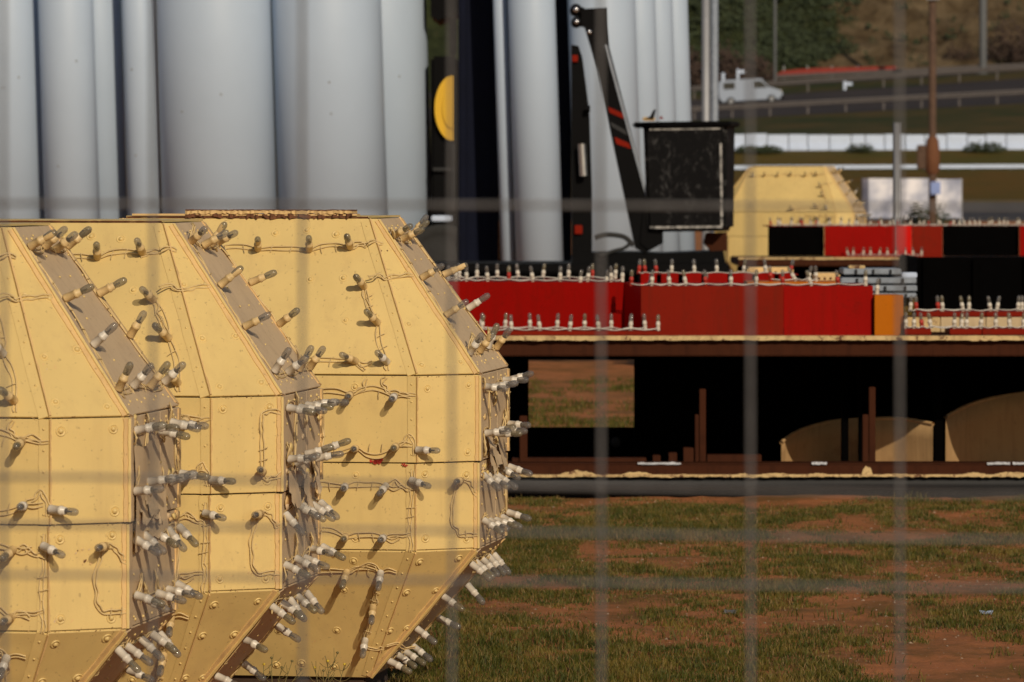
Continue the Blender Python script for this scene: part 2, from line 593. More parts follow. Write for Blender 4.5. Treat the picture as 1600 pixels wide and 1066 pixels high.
def bulb_over(mat):
    """bulb half covered by overpaint at its foot"""
    b = MB()
    prof = [(0.0, 0.0082), (0.006, 0.0098), (0.014, 0.0106), (0.024, 0.0108), (0.030, 0.0100), (0.0345, 0.0080), (0.0375, 0.005), (0.0385, 0.0012)]
    b.lathe((0, 0, 0), (0, 0, 1), prof, mat, 14)
    b.cyl((0, 0, 0), (0, 0, 0.018), 0.0035, 0.002, M['stem'], 6)
    # paint shell over part of the circumference
    n = 14
    vs, fs = [], []
    pr = [(0.0, 0.0089), (0.006, 0.0104), (0.014, 0.0112), (0.023, 0.0114), (0.030, 0.0107)]
    lim = [5, 5, 4, 3, 1]
    for j, (h, r) in enumerate(pr):
        for i in range(7):
            t = 2 * math.pi * i / n
            vs.append((r * math.cos(t), r * math.sin(t), h))
    for j in range(4):
        for i in range(6):
            if i < lim[j]:
                fs.append((j * 7 + i, j * 7 + i + 1, (j + 1) * 7 + i + 1, (j + 1) * 7 + i))
    b.add(vs, fs, M['sock_y'], True)
    return b.mesh('bulb')


SOCK = {'w': socket_mesh(M['sock_w']), 'y': socket_mesh(M['sock_y']), 'r': socket_mesh(M['sock_r'])}
BULB = [bulb_mesh(M['glass']), bulb_mesh(M['glass_g']), bulb_mesh(M['glass']), bulb_over(M['glass_g'])]


def lamp(parent, base, d, style='w', scale=1.0):
    d = Vector(d).normalized()
    s = link('lamp_socket', SOCK[style], parent)
    s.location = base
    q = d.to_track_quat('Z', 'Y') @ Quaternion((0, 0, 1), random.uniform(0, 6.28))
    s.rotation_mode = 'QUATERNION'
    s.rotation_quaternion = q
    s.scale = (scale,) * 3
    k = random.choice([0, 0, 1, 2, 1, 3]) if style != 'w' else random.choice([0, 1, 2])
    b = link('bulb', BULB[k], s)
    b.location = (0, 0, 0.049)
    return s


def cat(pts, seg=6):
    """Catmull-Rom through pts"""
    pts = [Vector(p) for p in pts]
    if len(pts) < 3:
        return pts
    out = []
    ext = [pts[0] * 2 - pts[1]] + pts + [pts[-1] * 2 - pts[-2]]
    for i in range(1, len(ext) - 2):
        p0, p1, p2, p3 = ext[i - 1:i + 3]
        for k in range(seg):
            t = k / seg
            out.append(0.5 * ((2 * p1) + (p2 - p0) * t + (2 * p0 - 5 * p1 + 4 * p2 - p3) * t * t + (3 * p1 - p0 - 3 * p2 + p3) * t ** 3))
    out.append(pts[-1])
    return out


def cables(par, pts, nrm, mat, r=0.0022, sep=0.010, ties=True, wob=0.006, arch=0.0):
    """two strands along pts on a surface with normal nrm, one cable part"""
    mb = MB()
    nrm = Vector(nrm).normalized()
    pts = [Vector(p) for p in pts]
    wobs = [random.uniform(-wob, wob) * 1.6 for _ in pts]
    for s in (-1, 1):
        path = []
        for i, p in enumerate(pts):
            dd = (pts[min(i + 1, len(pts) - 1)] - pts[max(i - 1, 0)])
            sd_ = nrm.cross(dd).normalized() if dd.length > 1e-5 else Vector()
            path.append(p + nrm * 0.004 + sd_ * (s * sep * 0.42))
            if i < len(pts) - 1:
                q = pts[i + 1]
                d = (q - p)
                L = d.length
                if L < 1e-4:
                    continue
                side = nrm.cross(d).normalized()
                for t in ((0.25, 0.5, 0.75) if L > 0.05 else (0.5,)):
                    a = arch * math.sin(math.pi * t) if L > 0.1 else 0
                    path.append(p + d * t + side * (s * sep * (0.5 + 0.3 * random.random()) + wobs[i] * math.sin(math.pi * t) + random.uniform(-.0012, .0012) + a) + nrm * random.uniform(0.002, 0.007))
        mb.tube(cat(path, 5), r, mat, 6)
    if ties:
        for i in range(len(pts) - 1):
            d = pts[i + 1] - pts[i]
            if d.length > 0.07:
                for t in (0.3, 0.68):
                    if random.random() < 0.75:
                        side = nrm.cross(d).normalized()
                        c = pts[i] + d * (t + random.uniform(-.06, .06)) + nrm * 0.007 + side * random.uniform(-.003, .003)
                        a = side + d.normalized() * random.uniform(-.4, .4)
                        mb.tube([c - a * 0.013, c + nrm * 0.003, c + a * 0.014], 0.0013, mat, 4)
    mb.build('cable', par)


# ------------------------------------------------------------------ yellow units
YAW = R(-9)
ZB, ZM, ZT = 0.496, 0.772, 1.046
RING = {  # level: z, A corner (x,y), B corner (x,y), back y
    0: (0.07, (0.400, 0.270), (0.404, 0.274), 0.70),
    1: (ZB, (0.594, 0.006), (0.776, 0.134), 0.694),
    '1u': (ZM, (0.594, 0.006), (0.776, 0.134), 0.694),
    2: (ZM, (0.600, 0.0), (0.782, 0.128), 0.70),
    3: (ZT, (0.600, 0.0), (0.782, 0.128), 0.70),
    4: (1.536, (0.396, 0.28), (0.423, 0.30), 0.70),
}


RING_GAP = [None]     # panels leave a dark joint above and below the middle bands


def ringpt(level, which, s):
    z, a, bq, back = RING[level]
    if RING_GAP[0] == 3 and level == 3 or RING_GAP[0] == 1 and level == 1:
        z += 0.0025
    if which == 'A':
        return Vector((s * a[0], a[1], z))
    if which == 'B':
        return Vector((s * bq[0], bq[1], z))
    if which == 'K':
        return Vector((s * bq[0], back, z))


def plane_n(p):
    n = (p[1] - p[0]).cross(p[2] - p[0])
    if n.length < 1e-9:
        n = (p[2] - p[0]).cross(p[3] - p[0])
    return n.normalized()


CENTRE = Vector((0, 0.4, 0.77))


def outward(n, p):
    return n if n.dot(Vector(p) - CENTRE) > 0 else -n


def panel(mb, pts, mat, gap=0.0018, th=0.006, bev=0.0015, div=6, bulge=0.0022, seed=0):
    """a sheet metal panel: chamfered rim and a slightly dented grid face"""
    pts = [Vector(p) for p in pts]
    c = sum(pts, Vector()) / 4
    n = outward(plane_n(pts), c)
    if plane_n(pts).dot(n) < 0:
        pts = pts[::-1]

    def shrink(k):
        out = []
        for i in range(4):
            a, p, q = pts[i - 1], pts[i], pts[(i + 1) % 4]
            d1 = (a - p)
            d2 = (q - p)
            d1 = d1.normalized() if d1.length > 1e-6 else d1
            d2 = d2.normalized() if d2.length > 1e-6 else d2
            out.append(p + d1 * k + d2 * k)
        return out
    outer = shrink(gap)
    inner = shrink(gap + bev)
    g = div
    vs, fs = [], []
    for j in range(g + 1):
        for i in range(g + 1):
            u, t = i / g, j / g
            p = (inner[0] * (1 - u) + inner[1] * u) * (1 - t) + (inner[3] * (1 - u) + inner[2] * u) * t
            e = min(u, 1 - u, t, 1 - t)
            k = min(1, e * 5)
            p = p + n * (bulge * k * (2 * float(vnoise(np.array([p.x * 7 + seed]), np.array([p.z * 7 + p.y * 5 + seed * 3]), 4)[0]) - 1))
            vs.append(p)
    for j in range(g):
        for i in range(g):
            a = j * (g + 1) + i
            fs.append((a, a + 1, a + g + 2, a + g + 1))
    mb.add(vs, fs, mat, True)
    rim = [[0 + i for i in range(g + 1)], [i * (g + 1) + g for i in range(g + 1)], [g * (g + 1) + g - i for i in range(g + 1)], [(g - i) * (g + 1) for i in range(g + 1)]]
    for e in range(4):
        ia = rim[e]
        a, b_ = outer[e], outer[(e + 1) % 4]
        vv, ff = [], []
        for k, idx in enumerate(ia):
            t = k / g
            q = a * (1 - t) + b_ * t
            vv += [vs[idx], q - n * bev, q - n * th]
        for k in range(g):
            ff += [(3 * k, 3 * k + 1, 3 * k + 4, 3 * k + 3), (3 * k + 1, 3 * k + 2, 3 * k + 5, 3 * k + 4)]
        mb.add(vv, ff, mat)


def bar(mb, p, q, inward, width, proud, n, mat, jit=0.0, segs=1):
    """flat bar from p to q lying on a face; inward = in-plane direction it extends to; jit makes its inner edge ragged"""
    p, q, inward, n = Vector(p), Vector(q), Vector(inward).normalized(), Vector(n).normalized()
    rows = []
    for k in range(segs + 1):
        t = k / segs
        c = p * (1 - t) + q * t
        wj = width + random.uniform(-jit, jit)
        pr = proud + random.uniform(-jit, jit) * 0.15
        rows.append([c - n * 0.003, c + n * pr, c + inward * wj + n * pr, c + inward * wj - n * 0.003])
    vs = [x for r_ in rows for x in r_]
    fs = []
    for k in range(segs):
        for e in range(3):
            fs.append((4 * k + e, 4 * k + e + 1, 4 * k + e + 5, 4 * k + e + 4))
    fs += [(0, 3, 2, 1), (4 * segs, 4 * segs + 1, 4 * segs + 2, 4 * segs + 3)]
    mb.add(vs, fs, mat)


def tbar(root, *a):
    b = MB()
    bar(b, *a)
    b.build('edge_trim', root)


def rivet(mb, p, n, r=0.0062, washer=True, mat=None):
    mat = mat or M['yellow']
    p = Vector(p)
    if washer:
        mb.lathe(p, n, [(-0.001, r * 2.0), (0.0018, r * 1.9), (0.0024, r * 1.6), (0.0002, r * 1.4), (0.0002, r)], mat, 12)
    mb.lathe(p, n, [(0.0, r), (r * 0.45, r * 0.92), (r * 0.8, r * 0.6), (r * 0.92, 0.0002)], mat, 10)


def chip(mb, p, n, r, mat):
    p, n = Vector(p), Vector(n).normalized()
    u = n.orthogonal().normalized()
    w_ = n.cross(u)
    k = random.randint(5, 8)
    th = random.uniform(0, 6.28)
    sx_, sy_ = random.uniform(0.5, 1.6), random.uniform(0.4, 1.0)
    vs = [p + n * 0.0009 + (u * math.cos(th + 6.283 * i / k) * sx_ + w_ * math.sin(th + 6.283 * i / k) * sy_) * r * random.uniform(0.5, 1.2) for i in range(k)]
    mb.add(vs, [tuple(range(k))], mat)


# local frame of the unit at the right, whose lamps are read from the photograph
U3 = (-0.893, 15.09)


def local_ray(px, py):
    rot = Matrix.Rotation(-YAW, 3, 'Z')
    o_ = rot @ (Vector((0, 0, CH)) - Vector((U3[0], U3[1], 0)))
    d_ = rot @ Vector(((px - 800) / FP, 1, -(py - HY) / FP))
    return o_, d_


def on_face(px, py, p0, n):
    o_, d_ = local_ray(px, py)
    t = (Vector(p0) - o_).dot(n) / d_.dot(n)
    return o_ + d_ * t


def tip_dir(base, px, py, L=0.088):
    o_, d_ = local_ray(px, py)
    a, b_, c = d_.dot(d_), 2 * d_.dot(o_ - base), (o_ - base).dot(o_ - base) - L * L
    disc = b_ * b_ - 4 * a * c
    t = (-b_ - math.sqrt(disc)) / (2 * a) if disc > 0 else -b_ / (2 * a)
    return (o_ + d_ * t - base).normalized()


def face_of(l0, l1, w0, w1, s=1):
    p = [ringpt(l0, w0, s), ringpt(l0, w1, s), ringpt(l1, w1, s), ringpt(l1, w0, s)]
    n = outward(plane_n(p), sum(p, Vector()) / 4)
    return p, n


def front_plane(l0, l1):
    p = [ringpt(l0, 'A', -1), ringpt(l0, 'A', 1), ringpt(l1, 'A', 1), ringpt(l1, 'A', -1)]
    return p, outward(plane_n(p), sum(p, Vector()) / 4)


FACES = {'AU': front_plane(3, 4), 'AM': front_plane(2, 3), 'AN': front_plane(1, '1u'), 'AL': front_plane(0, 1),
         'BU': face_of(3, 4, 'A', 'B'), 'BM': face_of(2, 3, 'A', 'B'), 'BN': face_of(1, '1u', 'A', 'B'), 'BL': face_of(0, 1, 'A', 'B'),
         'CU': face_of(3, 4, 'B', 'K'), 'CM': face_of(2, 3, 'B', 'K'), 'CN': face_of(1, '1u', 'B', 'K'), 'CL': face_of(0, 1, 'B', 'K')}

# (face, base px, tip px) read from the unit at the right
STRINGS = [
    # along the top edge of the upper front panel
    ('AU', [((198, 396), (196, 374)), ((262, 393), (263, 373)), ((332, 392), (331, 371)), ((404, 390), (403, 371)), ((483, 392), (482, 369)), ((547, 388), (541, 367))], 0.012),
    # down its right edge
    ('AU', [((569, 449), (555, 429)), ((590, 506), (569, 484)), ((606, 567), (589, 549))], 0.0),
    ('AU', [((420, 570), (402, 554)), ((556, 566), (531, 552))], 0.0),
    ('AM', [((470, 625), (466, 630)), ((548, 616), (543, 621)), ((617, 618), (611, 624))], 0.012),
    ('AM', [((460, 706), (454, 706)), ((556, 701), (552, 703)), ((619, 698), (614, 702))], -0.02),
    ('AN', [((460, 765), (452, 769)), ((540, 759), (535, 765)), ((603, 758), (590, 772))], 0.012),
    ('AN', [((470, 838), (461, 842)), ((540, 838), (535, 842)), ((601, 840), (594, 845))], 0.02),
    ('AL', [((450, 896), (444, 922)), ((543, 892), (534, 920)), ((595, 892), (590, 922))], 0.008),
    ('AL', [((583, 945), (580, 975)), ((571, 998), (566, 1028))], 0.0),
]
EXTRA = [('BM', (650, 703), (686, 706)), ('BN', (641, 750), (671, 761))]


def yellow_unit(label, loc, yaw, seed, loop_bulb=False, red=False):
    random.seed(seed)
    root = thing('lattice_lamp_drum', label, 'fairground piece', (loc[0], loc[1], loc[2]), yaw, 'cream yellow faceted fairground pieces')
    root.name = 'faceted_light_box'
    Y, S = M['yellow'], M['yellow_side']
    # dark rusty core just inside the sheets
    cb = MB()
    lv = [0, 1, 3, 4]
    ins = 0.010
    prev = None
    for l in lv:
        rg = []
        for s, wn in ((-1, 'K'), (-1, 'B'), (-1, 'A'), (1, 'A'), (1, 'B'), (1, 'K')):
            p = ringpt(l, wn, s)
            d = Vector((p.x, p.y - 0.4, 0))
            rg.append(Vector((p.x - s * ins, p.y + (ins if wn != 'K' else -ins), p.z + (ins if l == 0 else (-ins if l == 4 else 0)))))
        if prev:
            vs = prev + rg
            cb.add(vs, [(i, (i + 1) % 6, 6 + (i + 1) % 6, 6 + i) for i in range(6)], M['core'])
        else:
            cb.add(rg, [tuple(range(6))], M['core'])
        prev = rg
    cb.add(prev, [tuple(range(6))], M['core'])
    cb.build('core', root)
    # panels
    bands = [(0, 1), (1, '1u'), (2, 3), (3, 4)]
    k = 0
    for (a, b_) in bands:
        RING_GAP[0] = a
        mb = MB()
        p = [ringpt(a, 'A', -1), ringpt(a, 'A', 1), ringpt(b_, 'A', 1), ringpt(b_, 'A', -1)]
        panel(mb, p, Y, seed=seed + k)
        mb.build('front_panel', root)
        k += 1
        for s in (1, -1):
            mb = MB()
            panel(mb, [ringpt(a, 'A', s), ringpt(a, 'B', s), ringpt(b_, 'B', s), ringpt(b_, 'A', s)], Y, seed=seed + k)
            mb.build('corner_panel', root)
            k += 1
            B0, K0, B1, K1 = ringpt(a, 'B', s), ringpt(a, 'K', s), ringpt(b_, 'B', s), ringpt(b_, 'K', s)
            cuts = (0.0, 0.6, 1.0) if a in (1, 2) else (0.0, 1.0)
            for c0, c1 in zip(cuts, cuts[1:]):
                mb = MB()
                panel(mb, [B0.lerp(K0, c0), B0.lerp(K0, c1), B1.lerp(K1, c1), B1.lerp(K1, c0)], S, seed=seed + k)
                mb.build('side_panel', root)
                k += 1
        mb = MB()
        panel(mb, [ringpt(a, 'K', -1), ringpt(a, 'K', 1), ringpt(b_, 'K', 1), ringpt(b_, 'K', -1)], Y, div=2)
        mb.build('back_panel', root)
    RING_GAP[0] = None
    # top plate and its rusty flange
    mb = MB()
    t0 = [ringpt(4, 'A', -1), ringpt(4, 'A', 1), ringpt(4, 'K', 1), ringpt(4, 'K', -1)]
    n = Vector((0, 0, 1))
    mb.prism([p + Vector((0, 0, 0.0)) for p in t0], (0, 0, 0.006), Y)
    mb.build('top_panel', root)
    mb = MB()
    x0, x1 = -0.20, 0.345
    segs = 70
    # ragged angle iron along the top edge: rust layer under a paint layer
    layers = ((1.536, M['rust'], -0.007, 0.012, 0.006), (1.549, M['trim'], -0.011, 0.010, 0.003), (1.558, M['rust'], -0.006, 0.004, 0.002))
    for zz, mat, yo, h, jt in (layers if red else ()):
        vs, fs = [], []
        for i in range(segs + 1):
            x = x0 + (x1 - x0) * i / segs
            j1, j2 = random.uniform(-jt, jt), random.uniform(-jt, jt) * 0.6
            yy = 0.28 + yo + random.uniform(-jt, jt)
            vs += [(x, yy, zz + j1), (x, yy, zz + h + j2), (x, 0.36, zz + h + j2), (x, 0.36, zz + j1)]
        for i in range(segs):
            for e in range(4):
                fs.append((4 * i + e, 4 * i + (e + 1) % 4, 4 * i + 4 + (e + 1) % 4, 4 * i + 4 + e))
        fs += [(0, 1, 2, 3), (4 * segs + 3, 4 * segs + 2, 4 * segs + 1, 4 * segs)]
        mb.add(vs, fs, mat)
    if red:     # lower lip running further left
        mb.box((-0.375, 0.274, 1.543), (0.36, 0.33, 1.549), M['trim'])
    # rust line along full top edge
    A4l, A4r = ringpt(4, 'A', -1), ringpt(4, 'A', 1)
    nU = FACES['AU'][1]
    bar(mb, A4l + Vector((0, 0, 0.003)), A4r + Vector((0, 0, 0.003)), (0, 0.28, -0.49), 0.010, 0.003, nU, M['rust'], 0.005, 60)
    mb.build('top_flange', root)
    # base plinth
    mb = MB()
    mb.box((-0.385, 0.29, -0.02), (0.385, 0.68, 0.075), M['core'], 0.004)
    mb.build('plinth', root)
    # edge trims
    for s in (1, -1):
        for key, l0, l1, in (('U', 3, 4), ('M', 2, 3), ('N', 1, '1u'), ('L', 0, 1)):
            pA, nA = FACES['A' + key]
            pB, nB = face_of(l0, l1, 'A', 'B', s)
            pC, nC = face_of(l0, l1, 'B', 'K', s)
            a0, a1 = ringpt(l0, 'A', s), ringpt(l1, 'A', s)
            b0, b1 = ringpt(l0, 'B', s), ringpt(l1, 'B', s)
            q0, q1 = ringpt(l0, 'K', s), ringpt(l1, 'K', s)
            along = (a1 - a0).normalized()
            inA = Vector((-s, 0, 0)) - along * Vector((-s, 0, 0)).dot(along)
            e = 0.003
            tbar(root, a0.lerp(a1, 0.01), a0.lerp(a1, 0.99), inA, 0.026, 0.0025, nA, M['yellow'], 0.0012, 14)
            tbar(root, a0.lerp(a1, 0.01) - inA * e, a0.lerp(a1, 0.99) - inA * e, -inA, 0.0035, 0.004, (nA + nB).normalized(), M['trim'], 0.002, 24)
            alb = (b1 - b0).normalized()
            mid = (a0 + a1) / 2 - (b0 + b1) / 2
            inB = mid - alb * mid.dot(alb)
            if inB.length > 0.001:
                tbar(root, b0.lerp(b1, 0.01), b0.lerp(b1, 0.985), inB, 0.020 if key in 'UL' else 0.018, 0.004, nB, M['trim'], 0.0015, 20)
                tbar(root, b0.lerp(b1, 0.01), b0.lerp(b1, 0.985), inB, 0.007, 0.008, nB, M['yellow'], 0.001, 20)
            inC = (q0 + q1) / 2 - (b0 + b1) / 2
            inC = inC - alb * inC.dot(alb)
            tbar(root, b0.lerp(b1, 0.01), b0.lerp(b1, 0.985), inC, 0.03, 0.004, nC, M['yellow_side'], 0.004, 20)
            tbar(root, q0.lerp(q1, 0.01), q0.lerp(q1, 0.985), -inC, 0.025, 0.004, nC, M['trim'], 0.003, 20)
    # rivets (too small to pick apart singly)
    rv = MB()
    for s in (1, -1):
        for key, l0, l1 in (('U', 3, 4), ('M', 2, 3), ('N', 1, '1u'), ('L', 0, 1)):
            pA, nA = FACES['A' + key]
            pB, nB = face_of(l0, l1, 'A', 'B', s)
            pC, nC = face_of(l0, l1, 'B', 'K', s)

            def at(p, u, t):
                return (p[0] * (1 - u) + p[1] * u) * (1 - t) + (p[3] * (1 - u) + p[2] * u) * t
            long_ = key in 'UL'
            tt = (0.07, 0.33, 0.62, 0.90) if long_ else (0.13, 0.87)
            if key == 'L':
                tt = (0.1, 0.38, 0.68, 0.93)
            for t in tt:
                for xx in (0.30, 0.55, 0.80) if s > 0 else (0.2, 0.45, 0.7):
                    u = 0.5 + s * 0.5 * (1 - (1 - xx) * (1.0)) * 0.86
                    if long_ and xx != 0.80 and 0.2 < t < 0.8 and random.random() < 0.6:
                        continue
                    rivet(rv, at(pA, u + random.uniform(-.015, .015), t + random.uniform(-.02, .02)), nA, random.uniform(0.0062, 0.0076))
                for u in (0.16, 0.80):
                    if key == 'U' and t > 0.85 or key == 'L' and t < 0.2:
                        continue
                    if long_ and u > 0.5 and 0.2 < t < 0.5 and key == 'U' and random.random() < 0.3:
                        continue
                    rivet(rv, at(pB, u + random.uniform(-.02, .02), t + random.uniform(-.02, .02)), nB, random.uniform(0.0062, 0.0076))
            m_ = 9 if long_ else 5
            for i in range(m_):
                t = (i + 0.5) / m_
                q = ringpt(l0, 'A', s).lerp(ringpt(l1, 'A', s), t) + Vector((-s * 0.013, 0, 0)) + nA * 0.0025
                rivet(rv, q, nA, 0.0034, False)
                for u in (0.10, 0.35, 0.6, 0.9):
                    if random.random() < 0.7 or u in (0.10, 0.9):
                        rivet(rv, at(pC, u, t) + nC * 0.001, nC, 0.0036, False, M['yellow'])
            for u in (0.15, 0.3, 0.45, 0.7, 0.85):
                for t in (0.07, 0.93):
                    rivet(rv, at(pC, u + random.uniform(-.02, .02), t), nC, 0.0045, False, M['yellow'])
    rv.build('rivets', root, kind='stuff')
    # rust and flaked paint chips along the seams
    cm = MB()
    for s in (1, -1):
        for (l0, wa, wb, fk) in ((3, 'A', 'A', 'A'), (2, 'A', 'A', 'A'), (1, 'A', 'A', 'A'), (3, 'A', 'B', 'B'), (2, 'A', 'B', 'B'), (1, 'A', 'B', 'B'), (3, 'B', 'K', 'C'), (2, 'B', 'K', 'C'), (1, 'B', 'K', 'C')):
            if wa == wb:
                p, q = ringpt(l0, 'A', 0.0001), ringpt(l0, 'A', s)
            else:
                p, q = ringpt(l0, wa, s), ringpt(l0, wb, s)
            for i in range(30 if fk != 'C' else 20):
                t = random.random()
                up = random.random() < 0.5
                key = {3: 'U' if up else 'M', 2: 'M' if up else 'N', 1: 'N' if up else 'L'}[l0]
                if fk == 'A':
                    fp, fn = FACES['A' + key]
                else:
                    ls = {'U': (3, 4), 'M': (2, 3), 'N': (1, '1u'), 'L': (0, 1)}[key]
                    fp, fn = face_of(ls[0], ls[1], wa, wb, s)
                upv = Vector((0, 0, 1 if up else -1))
                upv = (upv - fn * upv.dot(fn)).normalized()
                pt = p.lerp(q, t) + upv * random.uniform(0.0, 0.006)
                base = fp[0]
                pt = pt - fn * (pt - base).dot(fn)
                chip(cm, pt, fn, random.uniform(0.0008, 0.0026), random.choice([M['rust'], M['trim'], M['rust'], M['trim']]))
    for i in range(9):      # worn and scraped spots on the front
        key = random.choice(['AU', 'AU', 'AM', 'AN', 'AL', 'BU', 'BN'])
        fp, fn = FACES[key]
        u, t_ = random.uniform(0.55, 0.95) if key[0] == 'A' else random.uniform(0.1, 0.8), random.uniform(0.1, 0.85)
        c0 = (fp[0] * (1 - u) + fp[1] * u) * (1 - t_) + (fp[3] * (1 - u) + fp[2] * u) * t_
        al = (fp[1] - fp[0]).normalized()
        for k in range(random.randint(3, 8)):
            chip(cm, c0 + al * random.gauss(0, 0.018) + (fp[3] - fp[0]).normalized() * random.gauss(0, 0.005), fn, random.uniform(0.0012, 0.0045), random.choice([M['trim'], M['yellow_side'], M['rust'], M['trim']]))
    if red:
        for i in range(26):
            p = on_face(590 + random.gauss(0, 6), 721 + random.gauss(0, 1.6), FACES['AM'][0][0], FACES['AM'][1])
            chip(cm, p, FACES['AM'][1], random.uniform(0.003, 0.009), M['redchip'])
        for i in range(10):
            p = on_face(630 + random.gauss(0, 3), 726 + random.gauss(0, 1), FACES['AM'][0][0], FACES['AM'][1])
            chip(cm, p, FACES['AM'][1], random.uniform(0.002, 0.004), M['redchip'])
    cm.build('paint_flakes', root, kind='stuff')
    # lumps of old filler along the right hand side joints
    lm = MB()
    for i in range(34):
        key = random.choice(['CM', 'CN', 'CN', 'CM', 'CM'])
        fp, fn = FACES[key]
        u = random.choice([random.uniform(0.1, 0.3), random.uniform(0.5, 1)])
        z = random.choice([ZM + random.uniform(0.005, 0.09), ZM - random.uniform(0.005, 0.05), random.uniform(ZM, ZT)])
        yy = 0.13 + 0.56 * u
        pc = Vector((fp[0].x, yy, z))
        bm = bmesh.new()
        bmesh.ops.create_icosphere(bm, subdivisions=1, radius=1)
        sx2 = random.uniform(0.006, 0.02)
        for vv in bm.verts:
            vv.co = Vector((vv.co.x * 0.005, vv.co.y * sx2 * 1.8, vv.co.z * sx2)) * random.uniform(0.6, 1.2) + pc
        lm.bm(bm, random.choice([M['yellow'], M['trim'], M['yellow_side']]), True)
    # hanging loose sheet scraps at the side joint
    for i in range(4):
        y0 = random.uniform(0.15, 0.55)
        x_ = 0.784
        z0 = ZM + random.uniform(0.0, 0.1)
        hh = random.uniform(0.05, 0.11)
        wd = random.uniform(0.05, 0.12)
        vs = []
        g = 6
        for j in range(g + 1):
            for i2 in range(g + 1):
                rag = random.uniform(-0.006, 0.006) if j == g or i2 in (0, g) else 0
                vs.append((x_ + 0.006 + 0.02 * (j / g) ** 2 * random.uniform(0.6, 1.2), y0 + wd * i2 / g + rag, z0 - hh * j / g + rag * 2))
        fs = [(j * (g + 1) + i2, j * (g + 1) + i2 + 1, (j + 1) * (g + 1) + i2 + 1, (j + 1) * (g + 1) + i2) for j in range(g) for i2 in range(g)]
        lm.add(vs, fs, M['yellow_side'], True)
    lm.build('torn_filler', root, kind='stuff')

    # ---- lamps and cables
    for face, lst, arch in STRINGS:
        fp, fn = FACES[face]
        pts = []
        for (bx, by), (tx, ty) in lst:
            j = 3.0 if not red else 0.8
            dxj, dyj = random.uniform(-j, j), random.uniform(-j, j)
            b0 = on_face(bx + dxj, by + dyj, fp[0], fn)
            d = tip_dir(b0 + fn * 0.006, tx + dxj + random.uniform(-j, j), ty + dyj + random.uniform(-j, j))
            lamp(root, b0 + fn * 0.006, d, random.choice('wyyy'))
            pts.append(b0)
        # cable: run a little past both ends
        if len(pts) > 1:
            e0 = pts[0] + (pts[0] - pts[1]) * 0.25
            full = [e0] + pts
            if abs(lst[-1][0][1] - lst[0][0][1]) < 12:   # horizontal string: hook to the corner
                full.append(pts[-1] + (pts[-1] - pts[-2]).normalized() * 0.05)
            cables(root, full, fn, M['wire_y'], arch=arch, wob=0.008)
    # cables joining the strings

    def F(face, *pl):
        fp, fn = FACES[face]
        return [on_face(x, y, fp[0], fn) for x, y in pl], fn
    for face, pl in (('AU', [(547, 390), (560, 384), (574, 382)]), ('AU', [(569, 452), (572, 470), (590, 506)]),
                     ('AU', [(606, 569), (606, 580)]), ('AM', [(604, 590), (598, 600), (606, 612), (630, 616), (650, 617)]),
                     ('AU', [(556, 568), (570, 580)]), ('AM', [(573, 592), (570, 606), (556, 614), (540, 618)]),
                     ('AM', [(614, 702), (632, 690), (640, 680), (648, 694), (648, 712)]),
                     ('AN', [(603, 758), (618, 750), (632, 762), (643, 765)]), ('AN', [(645, 735), (644, 780), (641, 820), (643, 845), (641, 862)]),
                     ('AN', [(601, 840), (620, 836), (642, 834)]),
                     ('AL', [(595, 892), (588, 884), (575, 880), (556, 888), (540, 893)]), ('AL', [(595, 892), (590, 915), (583, 945)]), ('AL', [(583, 945), (576, 975), (571, 998)]),
                     ('AL', [(571, 1010), (590, 1014), (600, 1012)]), ('BL', [(603, 1008), (620, 1004), (632, 1012), (648, 1010)]),
                     ('BN', [(719, 752), (728, 752), (735, 760), (740, 770), (748, 771)]),
                     ('BN', [(714, 756), (708, 780), (706, 800), (707, 822), (716, 836), (748, 835)]),
                     ('BU', [(575, 434), (590, 430), (600, 437), (625, 433), (645, 432)]),
                     ('BU', [(574, 382), (586, 378), (597, 382)])):
        pl, fn = F(face, *pl)
        cables(root, pl, fn, M['wire_y'], wob=0.003, sep=0.008)
    if loop_bulb:
        pl, fn = F('BM', (722, 694), (721, 640), (722, 610), (732, 606), (748, 610))
        cables(root, pl, fn, M['wire_y'], wob=0.002, sep=0.008)
        pl, fn = F('BM', (722, 694), (728, 703), (740, 700), (750, 692))
        cables(root, pl, fn, M['wire_y'], wob=0.002, sep=0.008)
        b0 = on_face(722, 692, *[FACES['BM'][0][0], FACES['BM'][1]])
        lamp(root, b0 + fn * 0.006, tip_dir(b0, 719, 688), 'y')
    for face, bpx, tpx in EXTRA:
        fp, fn = FACES[face]
        b0 = on_face(*bpx, fp[0], fn)
        lamp(root, b0 + fn * 0.006, tip_dir(b0, tpx[0] + random.uniform(-4, 4), tpx[1] + random.uniform(-4, 4)), 'w')
    fp, fn = FACES['BN']
    b0 = on_face(719, 751, fp[0], fn)
    lamp(root, b0 + fn * 0.005, tip_dir(b0, 711, 753), 'y')
    # rows across the thickness on the right hand side

    def side_row(face, z, n, dirv, y0=0.17, y1=0.67, spread=0.25, st='w'):
        fp, fn = FACES[face]
        p0, p1 = fp[0], fp[3]
        t = (z - p0.z) / (p1.z - p0.z)
        x = p0.x + (p1.x - p0.x) * t
        ya = p0.y + (p1.y - p0.y) * t
        pts = []
        for i in range(n):
            f = i / (n - 1) if n > 1 else 0
            yy = max(y0, ya + 0.03) + (y1 - max(y0, ya + 0.03)) * f + random.uniform(-.02, .02)
            p = Vector((x, yy, z + random.uniform(-.012, .012)))
            p = p - fn * (p - p0).dot(fn)
            d = Vector(dirv) + Vector([random.uniform(-spread, spread) for _ in range(3)])
            lamp(root, p + fn * 0.008, d, random.choice(st))
            pts.append(p)
